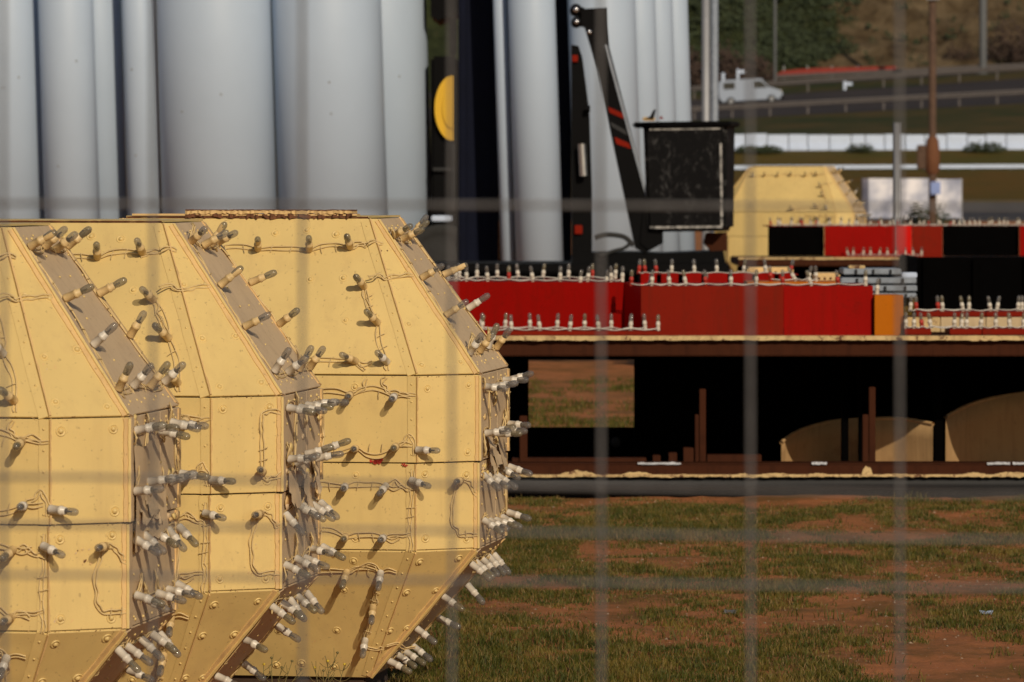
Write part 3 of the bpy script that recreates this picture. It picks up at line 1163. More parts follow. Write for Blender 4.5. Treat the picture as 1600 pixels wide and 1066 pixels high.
        if n > 2:
            cables(root, pts, fn, M['wire_y'], wob=0.008)
            for p in pts[:-1]:      # untidy short loops
                k = Vector((0, random.uniform(-.04, .04), random.uniform(-.05, .05)))
                cables(root, [p, p + k + fn * 0.012, p + k * 1.4 + Vector((0, 0.03, 0)), p + Vector((0, 0.05, 0))], fn, M['wire_y'], ties=False)
        return pts
    r1 = side_row('CU', 1.47, 4, (0.8, -0.25, 0.55), st='y')
    r2 = side_row('CU', 1.345, 2, (0.9, -0.1, 0.35), st='yy')
    r3 = side_row('CU', 1.225, 2, (0.7, -0.1, 0.65), st='wy')
    r4 = side_row('CU', 1.105, 4, (0.6, -0.2, 0.75), st='wy')
    r5 = side_row('CM', 1.005, 5, (1, -0.2, 0.02), st='www')
    r6 = side_row('CM', 0.855, 5, (1, -0.2, 0.12), st='www')
    r7 = side_row('CN', 0.720, 5, (0.75, -0.35, -0.45), spread=0.2)
    r8 = side_row('CN', 0.575, 5, (0.85, -0.35, -0.28), spread=0.2)
    r9 = side_row('CL', 0.445, 5, (0.7, -0.3, -0.6), spread=0.2)
    r10 = side_row('CL', 0.345, 2, (0.8, -0.3, -0.5), spread=0.2)
    r11 = side_row('CL', 0.235, 2, (0.8, -0.3, -0.5), spread=0.2)
    r12 = side_row('CL', 0.135, 4, (0.8, -0.3, -0.4), spread=0.2)
    for col, fk in (([r1[0], r2[0], r3[0], r4[0]], 'CU'), ([r1[-1], r2[-1], r3[-1], r4[-1]], 'CU'), ([r9[0], r10[0], r11[0], r12[0]], 'CL'), ([r9[-1], r10[-1], r11[-1], r12[-1]], 'CL')):
        cables(root, col, FACES[fk][1], M['wire_y'], sep=0.006)
    cables(root, [r5[-1], r6[-1]], FACES['CM'][1], M['wire_y'], sep=0.012, wob=0.02)
    cables(root, [r7[-1], r8[-1]], FACES['CN'][1], M['wire_y'], sep=0.012, wob=0.02)
    cables(root, [r5[1], r6[1]], FACES['CM'][1], M['wire_y'], sep=0.012, wob=0.02)
    return root


u3 = yellow_unit('cream yellow faceted lamp box with a red paint splash, rightmost of the near three', (U3[0], U3[1], 0), YAW, 31, False, True)
u2 = yellow_unit('cream yellow faceted lamp box standing between two others like it, in front', (-1.443, 13.6, 0), YAW, 52, True)
u1 = yellow_unit('nearest cream yellow faceted lamp box, cut off by the left edge of the picture', (-1.78, 12.4, 0), YAW, 83)
u4 = yellow_unit('distant cream yellow faceted lamp box behind the black lift bucket', (2.93, 52.2, 0.262), R(-17), 94)
# things the copies do not share: a curled, torn side sheet on the nearest one
mb = MB()
g = 8
vs = []
for j in range(g + 1):
    for i in range(g + 1):
        a, t = i / g, j / g
        rag = random.uniform(-.008, .008) if j in (0, g) or i == g else 0
        vs.append((0.784 + 0.004 + 0.016 * a * t + 0.006 * math.sin(a * 5 + t * 3), 0.15 + 0.30 * a + rag, 0.99 - 0.23 * t - 0.06 * t * (1 - a) + rag * 1.5 - 0.02))
mb.add(vs, [(j * (g + 1) + i, j * (g + 1) + i + 1, (j + 1) * (g + 1) + i + 1, (j + 1) * (g + 1) + i) for j in range(g) for i in range(g)], M['yellow_side'], True)
mb.build('torn_sheet', u1, label='torn flap of shade-greyed sheet metal')
random.seed(5)
# distant one stands on a pallet
pal = thing('pallet', 'low timber pallet under the distant cream yellow lamp box', 'pallet', (2.95, 52.55, 0))
for dx in (-0.4, 0, 0.4):
    mb = MB()
    mb.box((dx - 0.06, -0.45, -0.02), (dx + 0.06, 0.45, 0.215), M['wood'], 0.005)
    mb.build('bearer', pal)
for dy in (-0.4, -0.2, 0, 0.2, 0.4):
    mb = MB()
    mb.box((-0.55, dy - 0.07, 0.217), (0.55, dy + 0.07, 0.242), M['wood'], 0.003)
    mb.build('board', pal)


# ------------------------------------------------------------------ steel stand with the red pieces
def pxbox(mb, x0, x1, y0, y1, D, depth, mat, bev=0.004):
    a, b_ = P(x0, y0, D), P(x1, y1, D)
    mb.box((a.x, D, b_.z), (b_.x, D + depth, a.z), mat, bev)


st = thing('steel_stand', 'long rusty steel stand on the grass carrying red lamp boxes', 'steel stand', (2.0, 25.2, 0))
ST = Vector((2.0, 25.2, 0))


class SMB(MB):
    """builder whose vertices are given in world space and stored relative to an origin"""

    def __init__(self, org):
        super().__init__()
        self.org = Vector(org)

    def mesh(self, name):
        self.v = [(x - self.org.x, y - self.org.y, z - self.org.z) for x, y, z in self.v]
        return super().mesh(name)


def part(name, parent, fn, org=None, **kw):
    mb = SMB(org if org is not None else parent.location)
    fn(mb)
    return mb.build(name, parent, **kw)


def ragged(mb, x0, x1, z0, z1, D, depth, mat, jit, segs, front=0.0):
    vs, fs = [], []
    for i in range(segs + 1):
        x = x0 + (x1 - x0) * i / segs
        j = jit * (fbm(np.array([x * 6.0]), np.array([z0 * 7]), 2)[0] - 0.5) * 2 + random.uniform(-jit, jit) * 0.35
        yy = D + random.uniform(-0.004, 0.004) + front
        vs += [(x, yy, z0 - abs(j)), (x, yy, z1 + j * 0.3), (x, D + depth, z1), (x, D + depth, z0)]
    for i in range(segs):
        for e in range(4):
            fs.append((4 * i + e, 4 * i + (e + 1) % 4, 4 * i + 4 + (e + 1) % 4, 4 * i + 4 + e))
    fs += [(0, 1, 2, 3), (4 * segs + 3, 4 * segs + 2, 4 * segs + 1, 4 * segs)]
    mb.add(vs, fs, mat)


XL, XR = P(640, 0, 25.2).x, P(2150, 0, 25.2).x
part('deck_beam', st, lambda b: b.box((XL, 25.2, 0.730), (XR, 25.32, 0.812), M['rusty_beam'], 0.006))
part('deck_plate', st, lambda b: b.box((XL, 25.17, 0.8125), (XR, 27.5, 0.826), M['rusty_beam'], 0.002))
part('peeling_edge', st, lambda b: ragged(b, XL, XR, 0.817, 0.838, 25.155, 0.09, M['peel'], 0.007, 220))
part('bottom_rail', st, lambda b: b.box((XL, 25.2, 0.100), (XR, 25.34, 0.158), M['rusty_beam'], 0.006))
part('peeling_edge', st, lambda b: ragged(b, XL, XR, 0.100, 0.110, 25.185, 0.02, M['peel'], 0.012, 260))
part('skid_tube', st, lambda b: b.cyl((XL, 25.25, 0.058), (XR, 25.25, 0.058), 0.034, 0.034, M['dark_tube'], 20))
part('tube_shadow_strip', st, lambda b: b.box((XL, 25.26, -0.03), (XR, 25.31, 0.098), M['dead_black'], 0.002))  # black strip in place of the shadow beneath the skid tube
part('bottom_flange', st, lambda b: b.box((XL, 25.23, 0.158), (XR, 25.42, 0.166), M['rusty_beam'], 0.002))
for (x0, x1, y0) in ((1093, 1103, 608), (1086, 1092, 648), (1358, 1368, 605), (1348, 1357, 648), (812, 824, 650), (1700, 1712, 606), (1900, 1912, 606)):
    part('stake', st, lambda b: pxbox(b, x0, x1, y0, 722, 25.36, 0.05, M['rusty_beam'], 0.003))
for (x0, x1, y0, y1) in ((1020, 1032, 712, 722), (1045, 1058, 708, 722), (1068, 1084, 700, 722), (800, 1010, 716, 722), (1105, 1190, 711, 722)):
    part('bracket', st, lambda b: pxbox(b, x0, x1, y0, y1, 25.38, 0.1, M['rusty_beam'], 0.002))
# black boards closing the back, with an opening
for (x0, x1, y0, y1) in ((600, 826, 530, 745), (826, 991, 668, 745), (991, 1330.8, 530, 745), (1331, 1700.8, 530, 745), (1701, 2000, 530, 745)):
    part('back_board', st, lambda b: pxbox(b, x0, x1, y0, y1, 27.42, 0.03, M['dead_black'], 0.002))
part('back_board', st, lambda b: pxbox(b, 826, 991, 530, 562, 27.42, 0.03, M['dead_black'], 0.002))
# inner stays, left and right of the drums
for x0, x1 in ((991, 1004), (1315, 1326), (1342, 1348), (1460, 1474)):
    part('inner_post', st, lambda b: pxbox(b, x0, x1, 560, 730, 25.9 if x0 > 1300 else 27.2, 0.06, M['dead_black'], 0.004))


def reflector(b):
    p = P(962, 691, 27.40)
    b.lathe(p, (0, -1, 0), [(0.0, 0.03), (0.008, 0.028), (0.012, 0.018), (0.014, 0.001)], M['dark_tube'], 16)


part('reflector', st, reflector)


for cx, wd in ((1030, 34), (1280, 12), (1560, 18), (1592, 10)):  # bright strips stand in for glints on top of the bottom rail
    def glint(b):
        p = P(cx, 723.5, 25.21)
        k = wd * 25.2 / FP
        n = 10
        vs = []
        for i in range(n + 1):
            x = p.x - k + 2 * k * i / n
            vs += [(x, 25.19 + random.uniform(0, .006), 0.160 + random.uniform(0.0, 0.004)), (x, 25.215, 0.170 + random.uniform(0, 0.006))]
        b.add(vs, [(2 * i, 2 * i + 2, 2 * i + 3, 2 * i + 1) for i in range(n)], M['glint'])
    part('glint_strip', st, glint, label='bright strip painted as a glint on the rail')


# tongues of peeling paint running up the bottom rail
for (x0, x1, hh) in ((872, 934, 8), (968, 1022, 6), (1060, 1078, 3), (1150, 1172, 4), (1180, 1240, 4), (1258, 1300, 4), (1346, 1364, 15), (1368, 1440, 3), (1500, 1545, 5), (1550, 1610, 6), (1650, 1700, 6)):
    def tongue(b):
        n = 14
        lo_, hi_ = [], []
        for i in range(n + 1):
            t_ = i / n
            x = P(x0 + (x1 - x0) * t_, 0, 25.19).x
            hgt = hh * 25.19 / FP * (math.sin(math.pi * t_) ** 0.6) * random.uniform(0.8, 1.15)
            lo_.append((x, 25.1935, 0.101))
            hi_.append((x, 25.1935, 0.103 + hgt))
        vs = lo_ + hi_ + [(x, y + 0.004, z) for x, y, z in hi_]
        m_ = n + 1
        fs = [(i, i + 1, m_ + i + 1, m_ + i) for i in range(n)] + [(m_ + i, m_ + i + 1, 2 * m_ + i + 1, 2 * m_ + i) for i in range(n)]
        b.add(vs, fs, M['peel'])
    part('paint_flake', st, tongue)


# curved shells under the deck, open towards the front
def shell(label, pts):
    """pts: (px, py of the rim, distance)"""
    top = cat([P(x, y, D) for x, y, D in pts], 5)
    c = top[len(top) // 2]
    t = thing('curved_shell', label, 'shell', (c.x, c.y, 0.0), 0, 'tan curved shells stowed under the stand')

    def f(b):
        vs, fs = [], []
        for p in top:
            for k in range(5):
                vs.append((p.x, p.y + 0.02 * math.sin(k / 4 * math.pi), -0.02 + (p.z + 0.02) * k / 4))
            vs += [(p.x, p.y + 0.03, p.z), (p.x, p.y + 0.03, -0.02)]
        for i in range(len(top) - 1):
            for k in range(6):
                fs.append((7 * i + k, 7 * i + k + 1, 7 * i + 8 + k, 7 * i + 7 + k))
        b.add(vs, fs, M['tan_shell'], True)
    part('wall', t, f)
    part('rim', t, lambda b: b.tube([p + Vector((0, 0.012, 0)) for p in top], 0.011, M['tan_shell'], 6))
    return t


shell('leftmost tan curved shell under the stand, split by a black post', [(1221, 692, 26.0), (1232, 683, 26.25), (1255, 671, 26.5), (1290, 661, 26.7), (1316, 657.5, 26.75), (1341, 656, 26.75)])
shell('middle tan curved shell just right of the rust brown stake', [(1346, 655.5, 26.3), (1376, 654.5, 26.2), (1405, 654.5, 26.1), (1430, 657.5, 25.98), (1458, 663, 25.85)])
shell('largest tan curved shell under the stand, cut off by the right edge', [(1478, 652, 25.9), (1490, 645, 26.2), (1512, 634, 26.5), (1545, 624, 26.72), (1600, 615, 26.82), (1660, 612, 26.85), (1740, 620, 26.75), (1800, 640, 26.3)])

# ---- red lamp box on the deck (front)
RB = thing('red_lamp_box', 'glossy red lamp box with two lit-up rows of small bulbs, lying on the rusty stand', 'lamp box', (1.1, 25.7, 0.8265))
RB['label'] = 'long red lamp box edged with small upright bulbs, lying on the rusty stand'


def redface(xa, Da, xb, Db, y0, y1, mat, name='side_panel', th=0.02):
    def f(b):
        a, c = P(xa, y0, Da), P(xb, y0, Db)
        z0 = 0.8265
        ztop = CH - (y0 - HY) * Da / FP
        ztop2 = CH - (y0 - HY) * Db / FP
        zt_ = min(ztop, ztop2)
        d = (Vector((c.x, c.y, 0)) - Vector((a.x, a.y, 0)))
        n = Vector((d.y, -d.x, 0)).normalized()
        poly = [(a.x, a.y, z0), (c.x, c.y, z0), (c.x, c.y, zt_), (a.x, a.y, zt_)]
        b.prism([Vector(p) for p in poly], -n * th, mat)
    return part(name, RB, f)


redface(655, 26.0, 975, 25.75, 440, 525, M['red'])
redface(975.5, 25.745, 1001, 25.47, 441, 525, M['red_lit'])
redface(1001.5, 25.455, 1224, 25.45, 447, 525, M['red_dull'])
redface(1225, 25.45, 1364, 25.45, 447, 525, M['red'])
TZ1 = CH - (441 - HY) * 25.75 / FP
TZ2 = CH - (447 - HY) * 25.45 / FP


def redtop(b):
    a, c, d, e = P(655, 0, 26.02), P(975, 0, 25.77), P(1001, 0, 25.49), P(1364, 0, 25.47)
    zz = TZ1 - 0.004
    b.prism([(a.x, a.y, zz), (c.x, c.y, zz), (c.x, 26.6, zz), (a.x, 26.7, zz)], (0, 0, 0.004), M['red_dull'])
    zz = TZ2 - 0.004
    b.prism([(c.x + 0.002, c.y, zz), (d.x, d.y, zz), (e.x, e.y, zz), (e.x, 26.2, zz), (c.x + 0.002, 26.2, zz)], (0, 0, 0.004), M['red_dull'])


part('top_panel', RB, redtop)


def ledge(b):
    a, c = P(700, 0, 25.3), P(1035, 0, 25.3)
    b.box((a.x, 25.215, 0.8385), (c.x, 25.62, 0.862), M['red_dull'], 0.004)


part('ledge', RB, ledge)
part('end_panel', RB, lambda b: b.box((P(1362.5, 0, 25.46).x, 25.475, 0.8265), (P(1364, 0, 25.46).x, 26.2, TZ2 - 0.006), M['red_dull']))


def up_lamp(root, px, D, z, style='w', lean=None, tilt=0.12, sc_=1.0):
    p = Vector(((px - 800) * D / FP, D, z)) - root.location
    d = Vector((random.gauss(0, tilt) + (lean or 0), random.gauss(0, tilt), 1))
    lamp(root, p, d, style, sc_)
    return p


def row(root, pxs, D, z, styles='w', mat='wire_w', tilt=0.1, D2=None):
    pts = []
    for i, x in enumerate(pxs):
        Dx = D if D2 is None else D + (D2 - D) * (x - pxs[0]) / (pxs[-1] - pxs[0])
        pts.append(up_lamp(root, x, Dx, z, random.choice(styles), tilt=tilt))
    b = MB()
    for s in (0, 1):
        path = []
        for i, p in enumerate(pts):
            path.append(p + Vector((0, -0.006 - 0.012 * s, 0.012)))
            if i < len(pts) - 1:
                q = pts[i + 1]
                m_ = p.lerp(q, 0.5)
                path.append(m_ + Vector((0, -0.01 - 0.02 * s, 0.004 + random.uniform(-0.002, 0.004))))
        b.tube(cat(path, 4), 0.0028, M[mat], 5)
    b.build('cable', root)
    return pts


row(RB, [700, 712, 729, 762, 795, 833, 875, 918, 955, 972], 26.0, TZ1, 'wwwwwwr', D2=25.79)
row(RB, [680, 718, 745, 777, 810, 848, 888, 926, 961], 26.6, TZ1, 'wwwwr')
row(RB, [986, 1018, 1046, 1072, 1103, 1142, 1181, 1223, 1268, 1310, 1352], 25.49, TZ2, 'wwwr')
for x in (906, 946, 1100, 1014):
    up_lamp(RB, x, 25.82 if x < 970 else 25.52, (TZ1 if x < 970 else TZ2) - 0.02, 'w', 0.2)
row(RB, [751, 789, 828, 870, 913, 955, 985, 1008], 25.56, 0.862, 'w', D2=25.42)
row(RB, [752, 799, 844, 890, 936, 985, 1028], 25.25, 0.862, 'w')
# screws along the red top edge
ob = MB()
for x in (742, 776, 812, 846, 886):
    p = P(x, 0, 26.0)
    ob.lathe(Vector((p.x, 26.2, TZ1)) - RB.location, (0, 0, 1), [(0, 0.012), (0.012, 0.011), (0.016, 0.002)], M['dark_tube'], 8)
ob.build('bolt', RB)

# ---- second red lamp box behind it on the deck
R2 = thing('red_lamp_box', 'low segmented red lamp box lying just behind the long one on the stand', 'lamp box', (1.9, 27.0, 0.8265))
TZ3 = CH - (427 - HY) * 26.9 / FP
seg_px = [1000, 1032, 1066, 1102, 1143, 1181, 1216, 1248]
for a, c in zip(seg_px, seg_px[1:]):
    part('side_panel', R2, lambda b: pxbox(b, a + 1, c - 6, 427, 517, 26.9, 0.03, M['red'], 0.003))
part('top_panel', R2, lambda b: b.box((P(1000, 0, 26.9).x, 26.94, TZ3 - 0.012), (P(1248, 0, 26.9).x, 27.35, TZ3 - 0.006), M['red_dull'], 0.001))
part('body', R2, lambda b: b.box((P(1000, 0, 26.9).x, 26.95, 0.8265), (P(1248, 0, 26.9).x, 27.35, TZ3 - 0.016), M['dead_black'], 0.001))
row(R2, [998, 1008, 1026, 1049, 1085, 1120, 1161, 1197, 1234], 26.93, TZ3 - 0.006, 'wwr')
# orange trim board on the front top
t = thing('orange_board', 'flat orange yellow board lying behind the front edge of the long red box', 'board', (P(1240, 0, 25.9).x, 25.9, TZ2 + 0.001))
part('plank', t, lambda b: b.box((P(1165, 0, 25.9).x, 25.72, TZ2 + 0.001), (P(1310, 0, 25.9).x, 26.1, TZ2 + 0.016), M['orange'], 0.003), label='orange board')
R2b = thing('bulb_cluster', 'tangle of loose bulbs on a white cable on the orange board', 'string lights', (P(1250, 0, 25.8).x, 25.8, TZ2 + 0.016))
row(R2b, [1205, 1244, 1261, 1275], 25.8, TZ2 + 0.018, 'wwr', tilt=0.3)

# ---- orange end block
ob_ = thing('orange_block', 'plain orange block with one bulb on top, right end of the red box', 'block', (P(1388, 0, 25.4).x, 25.4, 0.8385))
part('front_panel', ob_, lambda b: pxbox(b, 1366.5, 1411, 461, 525, 25.4, 0.02, M['orange'], 0.003))
part('body', ob_, lambda b: pxbox(b, 1367.5, 1410, 462, 524.5, 25.421, 0.35, M['orange'], 0.003))
up_lamp(ob_, 1361 + 9, 25.45, CH - (460.5 - HY) * 25.4 / FP, 'w', 0.25)

# ---- cream tray with red rims at the right
TR = thing('cream_tray', 'low cream lamp tray with red rims and bulbs, right of the orange block', 'lamp tray', (P(1600, 0, 25.5).x, 25.6, 0.8385))


def trayseg(x0, x1, y0, y1, D, dep, mat, nm):
    return part(nm, TR, lambda b: pxbox(b, x0, x1, y0, y1, D, dep, mat, 0.003))


trayseg(1413, 1455, 514, 523.5, 25.3, 0.3, M['red_dull'], 'rim')
trayseg(1484, 1534, 514, 523.5, 25.3, 0.3, M['red_dull'], 'rim')
trayseg(1535, 1640, 514, 523.5, 25.3, 0.3, M['red_dull'], 'rim')
trayseg(1641, 1800, 514, 523.5, 25.3, 0.3, M['red_dull'], 'rim')
for a, c in zip((1413, 1470, 1500, 1541, 1580, 1640, 1700), (1469, 1499, 1540, 1579, 1639, 1699, 1800)):
    trayseg(a, c, 496, 519, 25.75, 0.05, M['cream'] if a > 1413 else M['peel'], 'side_panel')
trayseg(1432, 1540, 487, 495, 26.1, 0.3, M['red_dull'], 'rim')
trayseg(1541, 1660, 487, 495, 26.1, 0.3, M['red_dull'], 'rim')
trayseg(1661, 1800, 487, 495, 26.1, 0.3, M['red_dull'], 'rim')
trayseg(1415, 1800, 495.5, 520, 26.06, 0.3, M['rusty_beam'], 'body')
row(TR, [1415, 1428, 1441, 1455, 1491, 1502, 1510, 1532, 1556, 1578, 1599, 1622, 1650, 1680], 25.36, CH - (514 - HY) * 25.3 / FP, 'wwwwr')
row(TR, [1422, 1432, 1466, 1473, 1505, 1514, 1548, 1557, 1590, 1597, 1630, 1660, 1690], 26.15, CH - (487 - HY) * 26.1 / FP, 'wwwwr')

# ---- stacked grey boards
grp = 'grey boards stacked behind the red box'
for i, (x0, x1, y0, y1, lb) in enumerate(((1318, 1408, 420, 429, 'topmost grey board of the stack behind the red box, shorter than the others'), (1314, 1432, 434, 443, 'second grey board from the top of the stack behind the red box'), (1330, 1433, 446, 455, 'third grey board from the top of the stack behind the red box'), (1340, 1432, 458, 465, 'lowest grey board in view of the stack behind the red box'))):
    a, c = P(x0, y0, 27.0), P(x1, y1, 27.0)
    mb = SMB((a.x, 27.0, c.z))
    mb.box((a.x, 27.0, c.z), (c.x, 27.35, a.z), M['grey_board'], 0.004)
    for k in range(3):
        xx = a.x + (c.x - a.x) * (0.2 + 0.3 * k)
        mb.box((xx, 26.985, c.z + 0.004), (xx + 0.012, 26.999, a.z - 0.004), M['dark_tube'])
    o = mb.build('grey_board', None, label=lb, category='board', group=grp)
    o.location = (a.x, 27.0, c.z)
t = thing('board_trestle', 'dark trestle with yellow cap holding the stack of grey boards', 'trestle', (P(1380, 0, 27.1).x, 27.1, 0.8265))
part('upright', t, lambda b: pxbox(b, 1345, 1352, 429, 526, 27.15, 0.05, M['dead_black']))
part('upright', t, lambda b: pxbox(b, 1418, 1425, 443, 526, 27.15, 0.05, M['dead_black']))
part('cap', t, lambda b: pxbox(b, 1326, 1352, 415, 420, 27.0, 0.1, M['peel']))
part('cap', t, lambda b: pxbox(b, 1409, 1433, 426, 434, 27.0, 0.08, M['white']))
part('back_sheet', t, lambda b: pxbox(b, 1356, 1432, 466, 524, 27.1, 0.03, M['field']))
# yellow blocks
for x0, x1, y0, y1, D, lb in ((1168, 1240, 418, 470, 27.9, 'long yellow beam lying behind the low red box'), (1150, 1204, 425, 470, 27.75, 'short yellow block with worn edge, left of the long yellow beam'), (1274, 1313, 427, 470, 27.6, 'squat yellow block nearest the stacked grey boards')):
    a, c = P(x0, y0, D), P(x1, y1, D)
    mb = SMB((a.x, D, 0.85))
    mb.box((a.x, D, c.z - 0.3), (c.x, D + 0.3, a.z), M['trim'], 0.01)
    for k in range(4):
        xx = a.x + (c.x - a.x) * (0.15 + 0.23 * k)
        mb.lathe((xx, D, a.z - 0.03), (0, -1, 0), [(0, 0.008), (0.006, 0.006), (0.008, 0.0005)], M['rust'], 8)
    o = mb.build('yellow_block', None, label=lb, category='block', group='yellow blocks behind the red boxes')
    o.location = (a.x, D, 0.85)

# ------------------------------------------------------------------ far red row on a black trailer
FD = 49.0
ft = thing('flatbed_trailer', 'black flatbed trailer carrying the far row of red lamp boxes', 'trailer', (6.0, FD, 0))
ZD = CH - (404 - HY) * FD / FP


def P2(px, py, D):
    return P(px, py, D)


part('deck', ft, lambda b: b.box((P(1152, 0, FD).x, FD - 0.25, ZD - 0.075), (P(1495, 0, FD).x, FD + 1.6, ZD), M['rusty_beam'], 0.01))
part('deck', ft, lambda b: b.box((P(1497, 0, FD).x, FD - 0.1, ZD - 0.075), (P(1900, 0, FD).x, FD + 1.6, ZD), M['dead_black'], 0.01))
part('deck_edge', ft, lambda b: ragged(b, P(1152, 0, FD).x, P(1495, 0, FD).x, ZD - 0.004, ZD + 0.014, FD - 0.27, 0.05, M['peel'], 0.008, 60))
part('side_skirt', ft, lambda b: b.box((P(1152, 0, FD).x, FD + 0.02, 0.32), (P(1900, 0, FD).x, FD + 0.06, ZD - 0.08), M['dead_black'], 0.005))
part('chassis', ft, lambda b: b.box((P(1170, 0, FD).x, FD + 0.3, 0.38), (P(1890, 0, FD).x, FD + 1.4, ZD - 0.08), M['black'], 0.01))
for xx in (1190, 1340, 1700, 1820):
    c = P(xx, 0, FD)

    def wheel(b):
        b.lathe((c.x, FD + 0.10, 0.31), (0, 1, 0), [(0, 0.10), (0.0, 0.18), (0.02, 0.20), (0.0, 0.24), (0.03, 0.31), (0.2, 0.32), (0.24, 0.26), (0.24, 0.05)], M['rubber'], 24)
    part('wheel', ft, wheel)

FR = thing('red_lamp_box', 'far red lamp box row with painted shadows on the black flatbed, bulbs along its top', 'lamp box', (6.0, FD, ZD))
ZR = CH - (353 - HY) * FD / FP
ex = [(1200, 1287, 'dead_black'), (1288, 1400, 'red'), (1401, 1424, 'red_lit'), (1425, 1472, 'red_dull'), (1473, 1592, 'dead_black'), (1593, 1700, 'red'), (1701, 1850, 'red_dull')]  # black stretches stand in for shadows falling across the red row
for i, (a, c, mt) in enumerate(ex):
    part('side_panel', FR, lambda b: pxbox(b, a + 0.4, c + 0.4, 353 + (0 if i else 1), 400, FD + (0.10 if mt == 'dead_black' else 0.0), 0.03, M[mt], 0.004), **({'label': 'side panel blackened as shadow'} if mt == 'dead_black' else {}))
part('top_panel', FR, lambda b: b.box((P(1200, 0, FD).x, FD + 0.15, ZR - 0.012), (P(1850, 0, FD).x, FD + 1.1, ZR - 0.004), M['red_dull'], 0.002))
part('base_board', FR, lambda b: b.box((P(1300, 0, FD).x, FD - 0.18, ZD + 0.001), (P(1470, 0, FD).x, FD - 0.002, ZD + 0.03), M['red_dull'], 0.003))
row(FR, [1325, 1333, 1349, 1360, 1374, 1387, 1400, 1414, 1427, 1440], FD - 0.1, ZD + 0.03, 'w')
row(FR, [1204 + i * 15.5 + random.uniform(-3, 3) for i in range(41)], FD + 0.12, ZR - 0.002, 'wwwr', tilt=0.2)
row(FR, [1212 + i * 21 + random.uniform(-4, 4) for i in range(30)], FD + 1.0, ZR - 0.002, 'wwwr', tilt=0.2)
# dark dump of sheet behind the cream tray
t = thing('black_container', 'black steel box standing behind the cream tray at the right', 'container', (P(1560, 0, 31).x, 31.0, 0))
part('wall', t, lambda b: pxbox(b, 1434, 1900, 402, 640, 31.0, 0.05, M['dead_black'], 0.01))
part('side_wall', t, lambda b: b.box((P(1434, 0, 31).x, 31.055, 0.171), (P(1434, 0, 31).x + 0.05, 32.5, 1.15), M['dead_black'], 0.01))
for xx in (1442, 1520, 1600, 1700):
    part('rib', t, lambda b: pxbox(b, xx, xx + 8, 404, 638, 30.965, 0.033, M['dead_black'], 0.003))
part('foot', t, lambda b: b.box((P(1440, 0, 31).x, 31.1, -0.03), (P(1890, 0, 31).x, 31.3, 0.17), M['dead_black'], 0.01))

# ------------------------------------------------------------------ pale upright tubes
TUBES = [  # left px, right px at y=200, distance, label
    (-190, -42, 49.0, 'pale grey tube outside the left edge of the picture'),
    (-40, 69, 49.35, 'pale grey upright tube cut off by the left edge'),
    (66, 152, 49.0, 'pale grey upright tube, second from the left edge, fully in view'),
    (118, 195, 49.6, 'pale grey tube half hidden behind the second one from the left'),
    (196, 249, 49.1, 'narrow pale grey tube just left of the widest tube'),
    (250, 430, 49.0, 'widest pale grey upright tube, above the rusty top flange'),
    (431, 602, 49.0, 'wide pale grey tube right of the widest one'),
    (520, 672, 50.2, 'pale grey tube partly hidden, last one before the dark lorry'),
    (777, 799, 48.9, 'slim pale grey tube beside the tube in front of the navy container'),
    (800, 874, 48.7, 'pale grey tube standing before the navy container'),
    (893, 999, 48.8, 'pale grey tube behind the black boom arm'),
    (972, 1030, 49.5, 'pale grey tube just right of the black boom arm'),
    (1004, 1057, 50.0, 'pale grey tube second from the right end of the tube row'),
    (1034, 1081, 50.5, 'rightmost pale grey tube, above the black bucket'),
]
for x0, x1, D, lb in TUBES:
    a, c = P(x0, 200, D), P(x1, 200, D)
    r = (c.x - a.x) / 2
    cx = (a.x + c.x) / 2
    zb = 0.0
    t = thing('upright_tube', lb, 'tube', (cx + (1.66 + 0.5 - zb) * 0.031, D, zb), 0, 'pale grey upright tubes')
    t.rotation_euler = (0, -R(1.8), 0)
    mb = MB()
    mb.lathe((0, 0, 0), (0, 0, 1), [(0, r - 0.012), (0.0, r), (6.2 - zb, r), (6.2 - zb, r - 0.012), (5.5, r - 0.012)], M['tube'], 72)
    mb.build('wall', t)
    mb = MB()
    mb.lathe((0, 0, 0), (0, 0, 1), [(0.001, r + 0.001), (0.02, r + 0.003), (0.05, r + 0.003), (0.055, r + 0.001)], M['galv_far'], 48)
    mb.build('foot_ring', t)
    if x0 < 640:
        mb = MB()
        for k in range(2):
            ang = random.uniform(-2.2, -0.9)
            z = random.uniform(1.6, 2.9)
            n = Vector((math.cos(ang), math.sin(ang), 0))
            mb.lathe(n * (r - 0.001) + Vector((0, 0, z)), n, [(0, 0.012), (0.003, 0.011), (0.005, 0.001)], M['galv_far'], 10)
        mb.build('plug', t, kind='stuff')

# black deck that carries the lift
LD = 42.5
ld = thing('low_loader', 'long low black deck on wheels carrying the boom lift', 'trailer', (0.9, LD + 1, 0))
part('deck', ld, lambda b: b.box((P(640, 0, LD).x, LD, 0.82), (P(1140, 0, LD).x, LD + 1.4, 0.912), M['black'], 0.02))
part('chassis', ld, lambda b: b.box((P(660, 0, LD).x, LD + 0.4, 0.60), (P(1120, 0, LD).x, LD + 1.2, 0.818), M['black'], 0.02))
for xx in (700, 765, 1050, 1100):
    c = P(xx, 0, LD)

    def wheel(b):
        b.lathe((c.x, LD + 0.1, 0.27), (0, 1, 0), [(0, 0.08), (0.0, 0.15), (0.03, 0.17), (0.0, 0.2), (0.03, 0.28), (0.22, 0.28), (0.25, 0.2), (0.25, 0.05)], M['rubber'], 24)
        b.box((c.x - 0.04, LD + 0.5, 0.3), (c.x + 0.04, LD + 0.6, 0.63), M['black'])
    part('wheel', ld, wheel)

